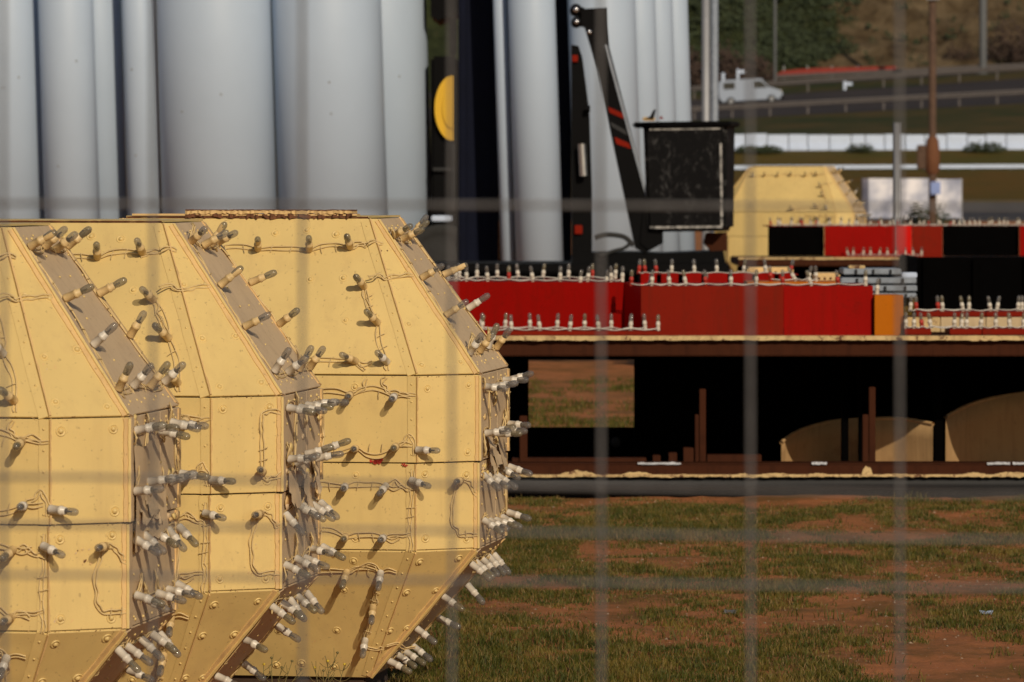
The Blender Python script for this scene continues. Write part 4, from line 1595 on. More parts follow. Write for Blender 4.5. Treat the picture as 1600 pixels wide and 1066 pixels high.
# navy container with doors
NV = 49.6
nv = thing('navy_container', 'dark navy steel container standing upright behind the tubes', 'container', (P(800, 0, NV).x, NV, 0))
part('wall', nv, lambda b: b.box((P(716, 0, NV).x, NV, 0.0), (P(779, 0, NV).x, 51.5, 5.8), M['navy'], 0.02))
part('door', nv, lambda b: b.box((P(780, 0, NV).x, NV + 0.1, 0.0), (P(866, 0, NV).x, 51.5, 5.8), M['navy'], 0.02))
part('corner_post', nv, lambda b: b.box((P(868, 0, NV).x, NV - 0.5, 0.0), (P(892, 0, NV).x, NV - 0.1, 5.8), M['navy'], 0.02))
for xx in (729, 745, 764):
    part('rib', nv, lambda b: b.box((P(xx, 0, NV).x, NV - 0.015, 0.1), (P(xx + 3, 0, NV).x, NV - 0.002, 5.7), M['navy'], 0.004))

# dark lorry behind
LO = 49.8
lo = thing('dark_lorry', 'black lorry with a yellow half disc, between wide tube and navy container', 'lorry', (P(695, 0, LO).x, LO, 0))
part('body', lo, lambda b: pxbox(b, 673, 714, 88, 470, LO, 2.2, M['black'], 0.03))
part('upper_box', lo, lambda b: b.prism([P(673, -300, LO), P(714, -300, LO), P(714, 20, LO), P(700, 26, LO), P(684, 32, LO), P(673, 24, LO)], (0, 1.8, 0), M['black']))
part('upright', lo, lambda b: pxbox(b, 703, 712, 28, 87, LO + 0.2, 0.08, M['black'], 0.01))
part('yellow_disc', lo, lambda b: (b.prism([P(708 - 29 * math.cos(a_), 169 + 51 * math.sin(a_), LO - 0.08) for a_ in [math.pi * (k / 24 - 0.5) for k in range(25)]], (0, 0.06, 0), M['truck_yellow']),
                                   b.prism([P(708 - 17 * math.cos(a_), 169 + 32 * math.sin(a_), LO - 0.10) for a_ in [math.pi * (k / 24 - 0.5) for k in range(25)]], (0, 0.02, 0), M['truck_yellow'])))
part('light_bar', lo, lambda b: pxbox(b, 674, 706, 337, 346, LO - 0.1, 0.08, M['white'], 0.01))


def wheelarch(b):
    p = P(690, 415, LO - 0.1)
    b.lathe(p, (0, -1, 0), [(-0.09, 0.40), (0, 0.43), (0.03, 0.40), (0.0, 0.33), (-0.02, 0.25), (0.02, 0.2), (0.02, 0.001)], M['rubber'], 36)


part('wheel', lo, wheelarch)
part('step', lo, lambda b: pxbox(b, 676, 712, 262, 268, LO - 0.07, 0.06, M['dark_tube'], 0.01))
part('hand_rail', lo, lambda b: b.cyl(P(708, 225, LO - 0.07), P(708, 330, LO - 0.07), 0.015, 0.015, M['dark_tube'], 8))

# ------------------------------------------------------------------ boom lift and bucket
bl = thing('boom_lift', 'black boom lift with red striped arm and scuffed black bucket', 'boom lift', (P(1010, 0, 42.8).x, 42.8, 0.912))
BD = 42.8


def pp(b, pts, D, dep, mat):
    b.prism([P(x, y, D) for x, y in pts], (0, dep, 0), mat)


part('boom_arm', bl, lambda b: (pp(b, [(908, 14), (948, 12), (949, 40), (952, 74), (1013, 310), (1022, 330), (1024, 385), (1008, 396), (993, 388), (983, 340), (934, 108), (914, 42), (908, 40)], BD, 0.28, M['black'])))
part('arm_edge', bl, lambda b: (pp(b, [(944, 70), (948, 70), (1012, 306), (1009, 308)], BD - 0.012, 0.012, M['grey_board'])))
for pts in ([(950, 167), (973, 177), (975, 186), (952, 176)], [(960, 214), (983, 224), (986, 233), (963, 225)]):
    part('red_stripe', bl, lambda b: pp(b, pts, BD - 0.006, 0.008, M['red_dull']))
part('white_stripe', bl, lambda b: pp(b, [(953, 190), (978, 204), (980, 212), (956, 198)], BD - 0.006, 0.008, M['dark_tube']))


def knuckle(b):
    for cx, cy, r in ((900, 15, 9), (901, 34, 8)):
        p = P(cx, cy, BD - 0.05)
        k = r * BD / FP
        b.lathe(p, (0, 1, 0), [(0, k * 0.3), (0, k), (0.4, k), (0.4, k * 0.3)], M['black'], 20)
        b.lathe(p + Vector((0, -0.01, 0)), (0, 1, 0), [(0, 0.001), (0, k * 0.5), (0.02, k * 0.5)], M['chrome'], 12)
    pp(b, [(903, 10), (913, 12), (913, 40), (903, 42)], BD + 0.05, 0.2, M['black'])
    p = P(921, 50, BD - 0.004)
    b.lathe(p, (0, -1, 0), [(0, 0.022), (0.01, 0.02), (0.012, 0.001)], M['chrome'], 12)


part('knuckle', bl, knuckle)
part('lower_arm', bl, lambda b: pp(b, [(893, 70), (904, 72), (910, 90), (921, 175), (925, 300), (925, 412), (894, 412)], BD + 0.1, 0.25, M['black']))
part('hydraulic_ram', bl, lambda b: b.cyl(P(909, 225, BD), P(912, 275, BD), 0.035, 0.035, M['chrome'], 12))
part('red_lamp', bl, lambda b: pxbox(b, 898, 910, 352, 366, BD + 0.06, 0.04, M['red_dull'], 0.005))
part('red_lamp', bl, lambda b: pxbox(b, 894, 903, 86, 97, BD + 0.06, 0.04, M['red_dull'], 0.005))
part('bolt', bl, lambda b: b.cyl(P(916, 170, BD + 0.02), P(922, 170, BD + 0.02), 0.03, 0.03, M['black'], 10))


def hose(b):
    b.tube(cat([P(930, 372, BD), P(945, 367, BD), P(965, 368, BD), P(978, 372, BD), P(990, 384, BD)], 6), 0.022, M['rubber'], 8)
    b.tube(cat([P(938, 400, BD), P(960, 392, BD), P(975, 388, BD), P(988, 378, BD)], 6), 0.016, M['rubber'], 8)


part('hose', bl, hose)
part('turntable', bl, lambda b: pp(b, [(893, 412), (896, 396), (985, 394), (1040, 396), (1130, 392), (1134, 412)], BD + 0.02, 0.9, M['black']))
part('rear_bracket', bl, lambda b: pp(b, [(1104, 364), (1136, 364), (1136, 392), (1112, 394), (1100, 380)], BD + 0.1, 0.2, M['rusty_beam']))


# bucket
def bucket(b):
    w_, dpt, h = 0.73, 0.67, 0.98
    bm = bmesh.new()
    bmesh.ops.create_cube(bm, size=1)
    for v_ in bm.verts:
        taper = 1.0 + 0.03 * (1 if v_.co.z > 0 else -1)
        v_.co = Vector((v_.co.x * w_ * taper, v_.co.y * dpt * taper, v_.co.z * h))
    bmesh.ops.bevel(bm, geom=bm.edges[:], offset=0.035, segments=3, affect='EDGES')
    b.bm(bm, M['bucket'])
    # rim lip
    b.box((-w_ / 2 - 0.10, -dpt / 2 - 0.045, h / 2 - 0.05), (w_ / 2 + 0.055, dpt / 2 + 0.045, h / 2 - 0.002), M['black'], 0.015)
    # worn light edges
    b.box((w_ / 2 - 0.055, -dpt / 2 - 0.006, -h / 2 + 0.05), (w_ / 2 - 0.035, -dpt / 2 + 0.004, h / 2 - 0.08), M['bucket_worn'])
    b.box((-w_ / 2 + 0.05, -dpt / 2 - 0.010, h / 2 - 0.075), (w_ / 2 - 0.05, -dpt / 2 - 0.002, h / 2 - 0.062), M['bucket_worn'])
    b.box((-w_ / 2 + 0.04, -dpt / 2 - 0.006, -h / 2 + 0.03), (w_ / 2 - 0.04, -dpt / 2 + 0.004, -h / 2 + 0.05), M['bucket_worn'])


m, nt, b = new_mat('worn_plastic_edge')
v = obj_coords(nt)
f = ramp(nt, noise(nt, v, 22, 8, 0.8), [(0.4, (0.03, 0.03, 0.03)), (0.55, (0.4, 0.39, 0.37))])
nt.links.new(f, b.inputs['Base Color'])
b.inputs['Roughness'].default_value = 0.7
M['bucket_worn'] = m
bk_mb = MB()
bucket(bk_mb)
bk = bk_mb.build('bucket', bl)
bk.location = P(1078, 276, 43.0) - Vector(bl.location)
bk.rotation_euler = (0, R(-0.7), R(-9))
part('hook', bl, lambda b: (b.prism([P(1006, 186, 42.5), P(1016, 182, 42.5), P(1021, 172, 42.5), P(1025, 171, 42.5), P(1021, 187, 42.5)], (0, 0.05, 0), M['black']), pxbox(b, 1004, 1024, 183, 189, 42.5, 0.1, M['peel'], 0.01)))
part('lever', bl, lambda b: pp(b, [(1030, 186), (1033, 181), (1037, 186)], 42.55, 0.03, M['red_dull']))
part('bucket_arm', bl, lambda b: pp(b, [(1014, 200), (1020, 240), (1020, 330), (1012, 330), (1014, 250), (1008, 205)], BD + 0.3, 0.08, M['black']))
part('bucket_mount', bl, lambda b: pp(b, [(1005, 325), (1036, 330), (1036, 380), (1015, 392), (1000, 380)], BD - 0.02, 0.3, M['black']))


# ------------------------------------------------------------------ mid-distance posts
def post(name, label, cat_, px, D, r, y_top, y_bot=None, mat=None, lean=0.0, group=None, extra=None):
    base = P(px, 0, D)
    zt_ = CH - (y_top - HY) * D / FP
    zb = tz(base.x, D) if D >= 190 else 0.0
    t = thing(name, label, cat_, (base.x, D, zb), 0, group)
    mb = MB()
    mb.lathe((0, 0, 0), (0, 0, 1), [(-0.1, r * 1.0), (0.0, r * 1.0), (zt_ - zb, r * 0.9), (zt_ - zb, 0.001)], mat or M['galv_far'], 16)
    mb.build('shaft', t)
    mb = MB()
    mb.lathe((0, 0, 0), (0, 0, 1), [(-0.05, r * 1.8), (0.03, r * 1.8), (0.06, r * 1.1), (0.12, r * 1.02)], mat or M['galv_far'], 16)
    mb.build('foot', t)
    if extra:
        extra(t, zt_ - zb)
    return t


post('steel_pole', 'grey steel pole, left one of the close pair right of the tubes', 'pole', 1103, 88, 0.08, -220, group='grey pole pair')
post('steel_pole', 'lighter grey steel pole, right one of the close pair above the bucket', 'pole', 1116.5, 86, 0.068, -220, mat=M['grey_board'], group='grey pole pair')
post('fence_post', 'short galvanised post in front of the white panels', 'post', 1402, 74, 0.055, 192, mat=M['galv_far'])
post('fence_post', 'thin dark twin post right beside the galvanised post', 'post', 1397.3, 74.2, 0.018, 192, mat=M['dark_tube'])


def pole_extra(t, h):
    mb = MB()
    D = t.location.y
    zz = 1.66 + 40 * D / FP - t.location.z
    mb.lathe((0, 0, 0), (0, 0, 1), [(zz - 0.75, 0.14), (zz - 0.65, 0.24), (zz - 0.1, 0.27), (zz + 0.45, 0.22), (zz + 0.6, 0.14)], M['rust'], 14)
    mb.build('collar', t)
    mb = MB()
    mb.box((-0.55, -0.2, zz - 0.55), (-0.25, 0.1, zz + 0.3), M['wood'], 0.03)
    mb.build('meter_box', t)
    mb = MB()
    mb.box((-0.10, -0.42, zz - 1.45), (0.25, -0.27, zz - 1.0), M['sticker'], 0.01)
    mb.build('sticker', t)
    mb = MB()
    mb.box((-0.25, -0.3, 8.0), (0.25, -0.1, 8.5), M['galv_far'], 0.03)
    mb.build('clamp', t)


M['sticker'] = simple('blue_white_sticker', (0.25, 0.35, 0.7), 0.5, 0, 0.5, 3, 0)
post('utility_pole', 'weathered brown utility pole with a rusty collar and meter box', 'pole', 1457, 170, 0.135, -250, mat=M['wood'], extra=pole_extra)


def lamp_head(t, h):
    mb = MB()
    mb.box((-1.6, -0.15, h - 0.1), (0.1, 0.15, h + 0.06), M['galv_far'], 0.03)
    mb.build('lamp_head', t)


post('street_lamp', 'tall grey lamp post in front of the rock face at the upper right', 'lamp post', 1536, 430, 0.34, -330, mat=M['post_dark'], extra=lamp_head)
post('street_lamp', 'faint grey lamp post beside the green scrub slope', 'lamp post', 1211, 440, 0.13, -330, mat=M['post_dark'], extra=lamp_head)


# white barrier segments
grp = 'white road barriers across the field'
edges = [1128, 1166, 1199, 1232, 1262, 1296, 1330, 1352, 1382, 1414, 1445, 1479, 1511, 1540, 1572, 1604, 1640, 1680]
names = ['nearest the bucket', 'second from the bucket', 'third from the bucket', 'fourth from the bucket', 'left of the gap with the shrub', 'above the shrub gap', 'right of the shrub gap',
         'left of the galvanised post line', 'behind the tall galvanised post', 'left of the utility pole', 'behind the utility pole', 'first right of the utility pole', 'second right of the utility pole',
         'third right of the utility pole', 'fourth right of the utility pole', 'fifth right of the utility pole', 'outermost right']
for i, (a, c) in enumerate(zip(edges, edges[1:])):
    D = 241.5
    zb = tz(P((a + c) / 2, 0, D).x, D)
    top = 210 + random.uniform(-1, 1.5)
    ztop = CH - (top - HY) * D / FP
    x0, x1 = P(a + 0.8, 0, D).x, P(c - 0.8, 0, D).x
    mb = SMB(((x0 + x1) / 2, D, zb))
    h = ztop - zb
    prof = [(-0.28, -0.15), (0.28, -0.15), (0.28, 0.1 * h), (0.12, 0.45 * h), (0.1, h), (-0.1, h), (-0.12, 0.45 * h), (-0.28, 0.1 * h)]
    mb.prism([(x0, D + y_, zb + z_) for y_, z_ in prof], (x1 - x0, 0, 0), M['white'])
    o = mb.build('road_barrier', None, label='white road barrier segment ' + names[i], category='barrier', group=grp)
    o.location = ((x0 + x1) / 2, D, zb)

# white kerb rail across the field
kr = thing('kerb_rail', 'thin white rail running across the dry field', 'rail', (P(1400, 0, 229).x, 229, tz(P(1400, 0, 229).x, 229)))


def krail(b):
    pts = []
    for x in range(900, 1800, 30):
        q = P(x, 0, 229)
        pts.append((q.x, 229, tz(q.x, 229) + 0.18))
    for p, q in zip(pts, pts[1:]):
        b.prism([(p[0], 228.9, p[2] - 0.10), (q[0], 228.9, q[2] - 0.10), (q[0], 228.9, q[2] + 0.08), (p[0], 228.9, p[2] + 0.08)], (0, 0.2, 0), M['white'])


part('rail', kr, krail)
for x in range(920, 1790, 60):
    q = P(x, 0, 229)
    zz = tz(q.x, 229)
    part('rail_post', kr, lambda b: b.box((q.x - 0.06, 229.12, zz - 0.1), (q.x + 0.06, 229.24, zz + 0.16), M['galv_far']))


# road guard rails
def guard(label, D, yoff, px0, px1, h, mat):
    q0 = P((px0 + px1) / 2, 0, D)
    g_ = thing('guard_rail', label, 'guard rail', (q0.x, D, tz(q0.x, D)))

    def beam(b):
        xs_ = np.linspace(px0, px1, 30)
        for a, c in zip(xs_, xs_[1:]):
            p, q = P(a, 0, D), P(c, 0, D)
            za, zc = tz(p.x, D) + h, tz(q.x, D) + h
            for k in (0, 1):
                o_ = 0.2 * k
                b.prism([(p.x, D, za - 0.36 + o_), (q.x, D, zc - 0.36 + o_), (q.x, D - 0.06, zc - 0.28 + o_), (p.x, D - 0.06, za - 0.28 + o_)], (0, 0.04, 0), mat)
                b.prism([(p.x, D - 0.06, za - 0.28 + o_), (q.x, D - 0.06, zc - 0.28 + o_), (q.x, D, zc - 0.17 + o_), (p.x, D, za - 0.17 + o_)], (0, 0.04, 0), mat)
    part('beam', g_, beam)
    for x in np.linspace(px0 + 5, px1 - 5, int((px1 - px0) / 55)):
        p = P(x, 0, D)
        zz = tz(p.x, D)
        part('rail_post', g_, lambda b: b.box((p.x - 0.07, D + 0.06, zz - 0.2), (p.x + 0.07, D + 0.2, zz + h - 0.1), M['rail']))


M['rail'] = simple('weathered_guard_rail', (0.095, 0.082, 0.078), 0.6, 0.2, 0.25, 2, 0)
guard('grey guard rail along the near edge of the lower road', 347, 0, 1080, 1800, 0.95, M['rail'])
guard('grey guard rail between the lower road and the upper verge', 394, 0, 1080, 1800, 1.05, M['rail'])
guard('grey guard rail along the foot of the rock slope', 449, 0, 1080, 1800, 0.7, M['rail'])

# red netting fence
nf = thing('red_netting_fence', 'faded red safety netting along the foot of the rocky slope', 'safety fence', (P(1305, 0, 453).x, 453, tz(P(1305, 0, 453).x, 453)))


def net(b):
    pts = [(1207, 122, 121), (1222, 121, 111), (1250, 120, 108), (1275, 115, 106.5), (1300, 113, 106), (1340, 112, 105), (1370, 110, 104), (1402, 109, 103.5)]
    for (a, l0, t0_), (c, l1, t1_) in zip(pts, pts[1:]):
        b.prism([P(a, l0, 452.6), P(c, l1, 452.6), P(c, t1_, 452.6), P(a, t0_, 452.6)], (0, 0.05, 0), M['sign_mesh'])


part('netting', nf, net)
for x in (1225, 1262, 1300, 1340, 1380, 1401):
    p = P(x, 0, 452.7)
    zz = tz(p.x, 452.7)
    part('fence_stake', nf, lambda b: b.box((p.x - 0.05, 452.7, zz - 0.3), (p.x + 0.05, 452.8, CH - (103 - HY) * 452.7 / FP), M['galv_far']))

# road signs and marker posts
for x, D, y0, w_, lb in ((1320, 392.5, 127, 0.22, 'white marker post with a short arm above the lower road'), (1130, 393, 114, 0.22, 'short white marker post near the grey poles'), (1153, 396, 108, 0.2, 'white marker post with an arm, behind the blurred fence wire')):
    q = P(x, 0, D)
    zz = tz(q.x, D)
    t = thing('marker_post', lb, 'marker post', (q.x, D, zz), 0, 'white marker posts by the road')
    h = CH - (y0 - HY) * D / FP - zz
    mb = MB()
    mb.box((-w_ / 2, -0.06, -0.2), (w_ / 2, 0.06, h), M['white'], 0.02)
    mb.build('shaft', t)
    if x != 1130:
        mb = MB()
        mb.box((w_ / 2 + 0.005, -0.05, h - 0.35), (w_ / 2 + 0.5, 0.05, h - 0.1), M['white'], 0.02)
        mb.build('arm', t)

# ------------------------------------------------------------------ van
VD = 378.0
vx = P(1173, 0, VD).x
vz = tz(vx, VD)
slope = (tz(vx + 2, VD) - tz(vx - 2, VD)) / 4
van = thing('van', 'white van driving right on the lower road below the hillside', 'van', (vx, VD, vz))
van.rotation_euler = (0, -math.atan(slope), 0)


def vb(b):
    prof = [(-2.45, 0.35), (-2.5, 1.2), (-2.42, 1.9), (-2.2, 2.02), (0.6, 2.02), (1.0, 1.95), (1.75, 1.22), (2.35, 1.0), (2.5, 0.8), (2.5, 0.35)]
    b.prism([(x, -0.95, z) for x, z in prof], (0, 1.9, 0), M['white_van'])


mb = MB()
vb(mb)
mb.build('body', van)
for nm, prof in (('windscreen', [(1.04, 1.9), (1.7, 1.27), (1.52, 1.26), (0.98, 1.86)]), ('side_window', [(0.25, 1.82), (0.85, 1.82), (1.4, 1.27), (0.25, 1.27)]), ('rear_window', [(-2.1, 1.82), (-1.2, 1.82), (-1.2, 1.3), (-2.1, 1.3)])):
    mb = MB()
    mb.prism([(x, -0.962, z) for x, z in prof], (0, 0.01, 0), M['van_glass'])
    mb.build(nm, van)
for nm, x0, x1 in (('bumper', 2.3, 2.56), ('bumper', -2.56, -2.3)):
    mb = MB()
    mb.box((x0, -0.97, 0.32), (x1, 0.97, 0.6), M['black'], 0.04)
    mb.build(nm, van)
mb = MB()
mb.box((2.3, -0.965, 0.85), (2.47, -0.7, 1.0), M['chrome'], 0.02)
mb.build('headlight', van)
for x in (-1.6, 1.6):
    mb = MB()
    mb.lathe((x, -0.98, 0.33), (0, 1, 0), [(0, 0.1), (0, 0.2), (0.02, 0.22), (0, 0.28), (0.03, 0.34), (0.25, 0.34), (0.25, 0.1)], M['rubber'], 24)
    mb.build('wheel', van)
    mb = MB()
    mb.lathe((x, -0.985, 0.33), (0, 1, 0), [(0, 0.001), (0.0, 0.19), (0.02, 0.2)], M['galv_far'], 16)
    mb.build('hub_cap', van)

# ------------------------------------------------------------------ white panels in the field
m, nt, b = new_mat('streaked_white_panel')
v = obj_coords(nt)
f = ramp(nt, noise(nt, v, 0.9, 3, 0.5), [(0.38, (0.17, 0.2, 0.30)), (0.52, (0.42, 0.45, 0.55)), (0.66, (0.8, 0.8, 0.84))])
nt.links.new(f, b.inputs['Base Color'])
b.inputs['Roughness'].default_value = 0.5
M['wpanel'] = m
for x0, x1, y0, lb in ((1348, 1452, 279, 'left wide grey white panel standing in the field behind the galvanised post'), (1463, 1502, 280, 'narrow grey white panel standing right of the utility pole')):
    D = 176
    a, c = P(x0, y0, D), P(x1, y0, D)
    t = thing('site_panel', lb, 'panel', ((a.x + c.x) / 2, D, 0), 0, 'grey white site panels in the field')
    hw = (c.x - a.x) / 2
    mb = MB()
    mb.box((-hw, 0, 0.22), (hw, 0.06, a.z), M['wpanel'], 0.01)
    mb.build('sheet', t)
    for s in (-1, 1):
        mb = MB()
        mb.box((s * hw - 0.04, 0.062, -0.02), (s * hw + 0.04, 0.14, a.z + 0.02), M['galv_far'], 0.01)
        mb.build('frame_post', t)
        mb = MB()
        mb.box((s * hw - 0.15, -0.4, -0.02), (s * hw + 0.15, 0.5, 0.12), M['rubber'], 0.02)
        mb.build('foot_block', t)


# ------------------------------------------------------------------ shrubs
def shrub(label, px, D, w_, h, mat, seed, n=700, yoff=0.0):
    r_ = random.Random(seed)
    q = P(px, 0, D)
    zz = (tz(q.x, D) if D >= 190 else 0.0)
    t = thing('shrub', label, 'shrub', (q.x, D, zz))
    vs, fs = [], []
    for i in range(n):
        a, e, rr = r_.uniform(0, 6.28), r_.uniform(0, 1), r_.random() ** 0.45
        cx, cy, cz = math.cos(a) * w_ / 2 * rr * math.sqrt(1 - e * e * .8), math.sin(a) * w_ / 2 * rr * math.sqrt(1 - e * e * .8), h * e * rr * r_.uniform(.75, 1.1) + 0.05
        s = r_.uniform(0.03, 0.075) * max(w_, h) * 0.6
        u = Vector([r_.gauss(0, 1) for _ in range(3)]).normalized()
        v_ = u.orthogonal().normalized()
        k = len(vs)
        c = Vector((cx, cy, cz))
        vs += [c - u * s, c + v_ * s * .6, c + u * s, c - v_ * s * .6]
        fs.append((k, k + 1, k + 2, k + 3))
    mb = MB()
    mb.add(vs, fs, mat)
    mb.build('foliage', t)
    mb = MB()
    for i in range(5):
        a = r_.uniform(0, 6.28)
        mb.tube([(0, 0, -0.1), (math.cos(a) * w_ * .1, math.sin(a) * w_ * .1, h * .35), (math.cos(a) * w_ * .25, math.sin(a) * w_ * .25, h * .75)], 0.02 * max(1, h * .5), M['wood'], 5)
    mb.build('stem', t)
    return t


shrub('dark green shrub at the foot of the white panels', 1448, 172, 1.9, 0.75, M['bush'], 1)
shrub('small green shrub against the white barriers, nearest the bucket', 1185, 239.5, 2.6, 0.4, M['bush'], 2)
shrub('small green shrub growing against the white barriers, middle one of the three', 1344, 239.5, 1.6, 0.45, M['bush'], 3)
shrub('tiny green shrub below the barriers right of the utility pole', 1538, 239.5, 2.2, 0.5, M['bush'], 4)
shrub('brown leafless scrub behind the grey poles', 1100, 446, 9, 4.2, M['bush_brown'], 5, 1200)
shrub('reddish brown scrub left of the faint lamp post', 1160, 448, 7, 3.0, M['bush_brown'], 6, 1200)
shrub('dark brown scrub at the foot of the rock face at the right edge', 1585, 458, 6, 4.2, M['bush_brown'], 7, 1200)
shrub('dark scrub clump on the rock face left of the tall lamp post', 1500, 459, 3.5, 1.8, M['bush_brown'], 8, 500)
shrub('dark low scrub behind the red row on the flatbed', 1385, 130, 2.4, 0.5, M['bush_brown'], 9, 500)

# scrub covering the green part of the slope: uncountable
vs, fs = [], []
r_ = random.Random(44)
cnt = 0
for i in range(5200):
    Y_ = r_.uniform(457, 500)
    X_ = r_.uniform(5, 62)
    if X_ > 30.5 + (Y_ - 457) * 0.12 + r_.gauss(0, 1.2) or float(fbm(np.array([X_ / 5 + 3]), np.array([Y_ / 5]), 21)[0]) < 0.45:
        if r_.random() > 0.04:
            continue
    z_ = float(hill_z(np.array([X_]), np.array([Y_]))[0])
    for k in range(9):
        c = Vector((X_ + r_.gauss(0, .35), Y_ + r_.gauss(0, .35), z_ + abs(r_.gauss(0, .35))))
        u = Vector([r_.gauss(0, 1) for _ in range(3)]).normalized()
        v_ = u.orthogonal().normalized()
        s = r_.uniform(0.12, 0.32)
        n_ = len(vs)
        vs += [c - u * s, c + v_ * s * .7, c + u * s, c - v_ * s * .7]
        fs.append((n_, n_ + 1, n_ + 2, n_ + 3))
mb = MB()
mb.add(vs, fs, M['bush'])
mb.build('slope_scrub', None, kind='stuff', label='dark green scrub covering the left of the slope', category='scrub')


# ------------------------------------------------------------------ grass and pebbles
def grass_mask(X, Y):
    m_ = 0.5 * fbm(X * 1.1 + 5, Y * 0.62 + 2, 13, 4) + 0.5 * fbm(X * 5.5, Y * 2.6, 31, 4)
    px = 800 + FP * X / Y
    bias = -0.075 * np.clip((px - 1000) / 500, -0.6, 1.1) * np.clip((23.5 - Y) / 5, -0.4, 1.2)
    # bare strip just in front of the stand
    bias = bias - 0.12 * np.exp(-((Y - 25.2) / 0.45) ** 2) - 0.13 * np.exp(-((Y - 22.6) / 0.35) ** 2) * np.clip((px - 1250) / 200, 0, 1)
    bias = bias - 0.06 * np.exp(-((Y - 17.0) / 0.8) ** 2) * np.clip((px - 1250) / 300, 0, 1)
    bias = bias + 0.05 * np.exp(-((Y - 23.6) / 0.7) ** 2) + 0.05 * np.exp(-((Y - 19.3) / 1.2) ** 2)
    return m_ + bias


def blades(name, n, xr, yr, hmin, hmax, wd, thr, seed, maskf=grass_mask, mat='grass', lab='short patchy green grass on the reddish dirt'):
    g = np.random.default_rng(seed)
    X = g.uniform(*xr, n * 3)
    Y = g.uniform(*yr, n * 3)
    mk = maskf(X, Y)
    keep = (mk + g.normal(0, 0.025, len(X))) > thr
    X, Y, mk = X[keep][:n], Y[keep][:n], mk[keep][:n]
    k = len(X)
    Z = ground_z(X, Y)
    cl = fbm(X * 5, Y * 5, 77, 3)
    H = g.uniform(hmin, hmax, k) * (0.5 + np.clip((mk - thr) * 4, 0, 0.6)) * (0.35 + 1.3 * cl)
    a = g.uniform(0, 2 * np.pi, k)
    lean = g.uniform(0.15, 0.9, k) * H
    la = g.uniform(0, 2 * np.pi, k)
    wx, wy = np.cos(a) * wd, np.sin(a) * wd
    lx, ly = np.cos(la) * lean, np.sin(la) * lean
    v0 = np.stack([X - wx, Y - wy, Z - 0.004], 1)
    v1 = np.stack([X + wx, Y + wy, Z - 0.004], 1)
    v2 = np.stack([X + wx * .7 + lx * .35, Y + wy * .7 + ly * .35, Z + H * .6], 1)
    v3 = np.stack([X - wx * .7 + lx * .35, Y - wy * .7 + ly * .35, Z + H * .6], 1)
    v4 = np.stack([X + lx, Y + ly, Z + H], 1)
    V = np.stack([v0, v1, v2, v3, v4], 1).reshape(-1, 3)
    b_ = np.arange(k) * 5
    me = bpy.data.meshes.new(name)
    nl = k * 7
    me.vertices.add(len(V))
    me.vertices.foreach_set('co', V.ravel().astype(np.float32))
    me.loops.add(nl)
    L = np.stack([b_, b_ + 1, b_ + 2, b_ + 3, b_ + 3, b_ + 2, b_ + 4], 1).ravel()
    me.loops.foreach_set('vertex_index', L.astype(np.int32))
    me.polygons.add(k * 2)
    ls = np.stack([np.arange(k) * 7, np.arange(k) * 7 + 4], 1).ravel()
    me.polygons.foreach_set('loop_start', ls.astype(np.int32))
    me.materials.append(M[mat])
    me.update(calc_edges=True)
    me.validate()
    return link(name, me, None, kind='stuff', label=lab, category='grass')


blades('grass', 170000, (-0.9, 3.6), (15.2, 25.1), 0.010, 0.036, 0.0019, 0.468, 1)
blades('grass', 60000, (-0.9, 3.6), (15.2, 25.1), 0.008, 0.024, 0.0018, 0.40, 5)
blades('grass', 16000, (-0.9, 3.6), (15.2, 25.1), 0.030, 0.060, 0.0024, 0.66, 8, maskf=lambda X, Y: fbm(X * 7, Y * 3.5, 55, 4))
blades('dry_grass', 30000, (-0.9, 3.6), (15.2, 25.1), 0.010, 0.036, 0.0014, 0.42, 6, mat='straw', lab='straw coloured dry blades among the green grass')
blades('grass', 34000, (-0.6, 3.5), (25.6, 40), 0.03, 0.06, 0.003, 0.50, 2, maskf=lambda X, Y: grass_mask(X, Y) + 0.12 * np.exp(-((Y - 32.3) / 1.5) ** 2))

# pebbles
vs, fs = [], []
g = np.random.default_rng(9)
for i in range(6000):
    X_, Y_ = g.uniform(-0.8, 3.6), g.uniform(15.3, 25)
    if grass_mask(np.array([X_]), np.array([Y_]))[0] > 0.53:
        continue
    z_ = float(ground_z(np.array([X_]), np.array([Y_]))[0])
    s = 0.0018 + 0.006 * g.random() ** 5
    n_ = len(vs)
    for dx, dy, dz in ((1, 0, 0), (0, 1, 0), (-1, 0, 0), (0, -1, 0), (0, 0, .8), (0, 0, -.6)):
        vs.append((X_ + dx * s * g.uniform(.7, 1.4), Y_ + dy * s * g.uniform(.7, 1.4), z_ + dz * s))
    for a, b_, c in ((0, 1, 4), (1, 2, 4), (2, 3, 4), (3, 0, 4), (1, 0, 5), (2, 1, 5), (3, 2, 5), (0, 3, 5)):
        fs.append((n_ + a, n_ + b_, n_ + c))
mb = MB()
mb.add(vs, fs, M['pebble'])
mb.build('pebbles', None, kind='stuff', label='small pale pebbles scattered on the dirt', category='pebbles')
# pale litter scraps
for px, py, lb in ((1540, 958, 'small pale scrap of litter on the dirt at the lower right'), (1141, 955, 'greyish scrap of litter lying in the grass below the stand')):
    D = CH * FP / (py - HY)
    X_ = (px - 800) * D / FP
    z_ = float(ground_z(np.array([X_]), np.array([D]))[0])
    mb = MB()
    mb.prism([(-0.025, -0.02, 0.004), (0.02, -0.028, 0.002), (0.03, 0.01, 0.012), (0.0, 0.03, 0.006), (-0.022, 0.012, 0.012)], (0, 0, 0.003), M['white'] if px > 1300 else M['galv'])
    o = mb.build('litter_scrap', None, label=lb, category='litter')
    o.location = (X_, D, z_)


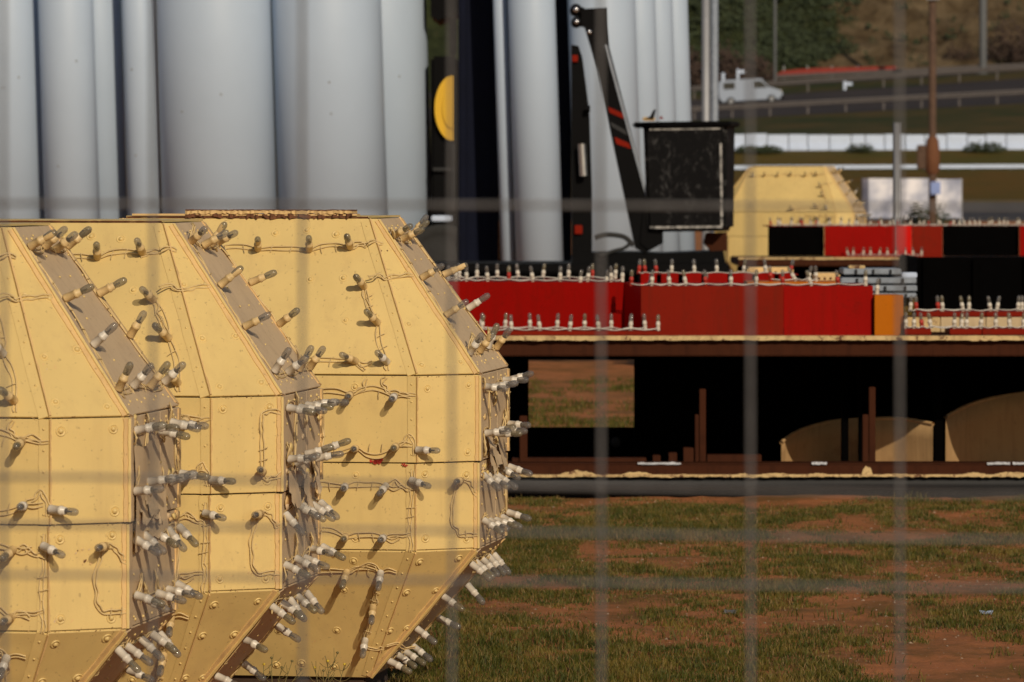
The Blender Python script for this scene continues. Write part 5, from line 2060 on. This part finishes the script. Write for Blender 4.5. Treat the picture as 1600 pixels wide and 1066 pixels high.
# weeds in front of the rightmost unit
def weed(label, px, py, tops, D, seed):
    r_ = random.Random(seed)
    base = P(px, py, D)
    t = thing('weed', label, 'weed', (base.x, D, 0.0))
    mb = MB()
    for (tx, ty) in tops:
        q = P(tx, ty, D) - Vector((base.x, D, 0))
        mid = q * 0.5 + Vector((r_.uniform(-.03, .03), r_.uniform(-.02, .02), 0))
        path = cat([Vector((0, 0, -0.01)), mid, q], 5)
        mb.tube(path, 0.0014, M['weed'], 4)
        for k in range(7):
            f = r_.uniform(0.45, 1)
            p = path[int(f * (len(path) - 1))]
            d = Vector((r_.uniform(-1, 1), r_.uniform(-1, 1), r_.uniform(0.2, 1))).normalized()
            mb.tube([p, p + d * 0.02, p + d * 0.035 + Vector((0, 0, 0.006))], 0.0010, M['weed'], 4)
    mb.build('stems', t)
    mb = MB()
    for (tx, ty) in tops:
        q = P(tx, ty, D) - Vector((base.x, D, 0))
        mb.lathe(q, (0.2, -0.5, 1), [(0, 0.001), (0.004, 0.005), (0.007, 0.004), (0.009, 0.0005)], M['flower'] if r_.random() < 0.4 else M['weed'], 7)
    mb.build('flower_heads', t, kind='stuff')


weed('thin dry weed with a yellow flower head before the rightmost lamp box', 500, 1105, [(527, 1022), (512, 1035), (538, 1040), (492, 1045), (505, 1050)], 14.75, 3)
weed('thin twiggy weed left of the one with the yellow flower', 430, 1110, [(412, 1040), (424, 1030), (440, 1045), (456, 1035), (470, 1048)], 14.7, 4)

# ------------------------------------------------------------------ mesh fence in front
FZ = 3.9
fe = thing('mesh_fence_panel', 'blurred galvanised mesh fence panel close in front of the camera', 'fence', (0, FZ, 0))
FMB = FP / FZ


def wire(name, pts, r=0.0018, n=8):
    mb = MB()
    mb.tube(pts, r, M['galv'], n)
    return mb.build(name, fe)


for i in range(-7, 15):
    x = (5 + 233.3 * i - 800) / FMB
    if -1.55 < x < 1.55:
        wire('vertical_wire', [(x + 0.002, 0, 0.12), (x + 0.001, 0, 1.0), (x, 0, 1.98)])
for y0, y1 in ((318, 323), (745, 772), (820, 842), (898, 918)):
    z0 = CH - (y0 - (y1 - y0) * 2 - HY) / FMB
    z1 = CH - (y1 + (y1 - y0) * 2 - HY) / FMB
    zc0 = CH - (y0 - HY) / FMB
    zc1 = CH - (y1 - HY) / FMB
    pts = [(-1.62, -0.002, zc0), (-0.35, -0.004, zc0), (0.35, -0.004, zc1), (1.62, -0.002, zc1)]
    wire('horizontal_wire', pts)
for z in (0.2, 0.75, 1.05, 1.93):
    wire('horizontal_wire', [(-1.62, -0.004, z), (1.62, -0.004, z)])
for s in (-1, 1):
    mb = MB()
    mb.cyl((s * 1.64, 0, 0.05), (s * 1.64, 0, 2.02), 0.02, 0.02, M['galv'], 16)
    mb.build('frame_tube', fe)
    mb = MB()
    mb.box((s * 1.64 - 0.12, -0.3, -0.02), (s * 1.64 + 0.12, 0.3, 0.13), M['rubber'], 0.02)
    mb.build('foot_block', fe)
for z in (0.1, 2.0):
    mb = MB()
    mb.cyl((-1.62, 0, z), (1.62, 0, z), 0.018, 0.018, M['galv'], 16)
    mb.build('frame_tube', fe)
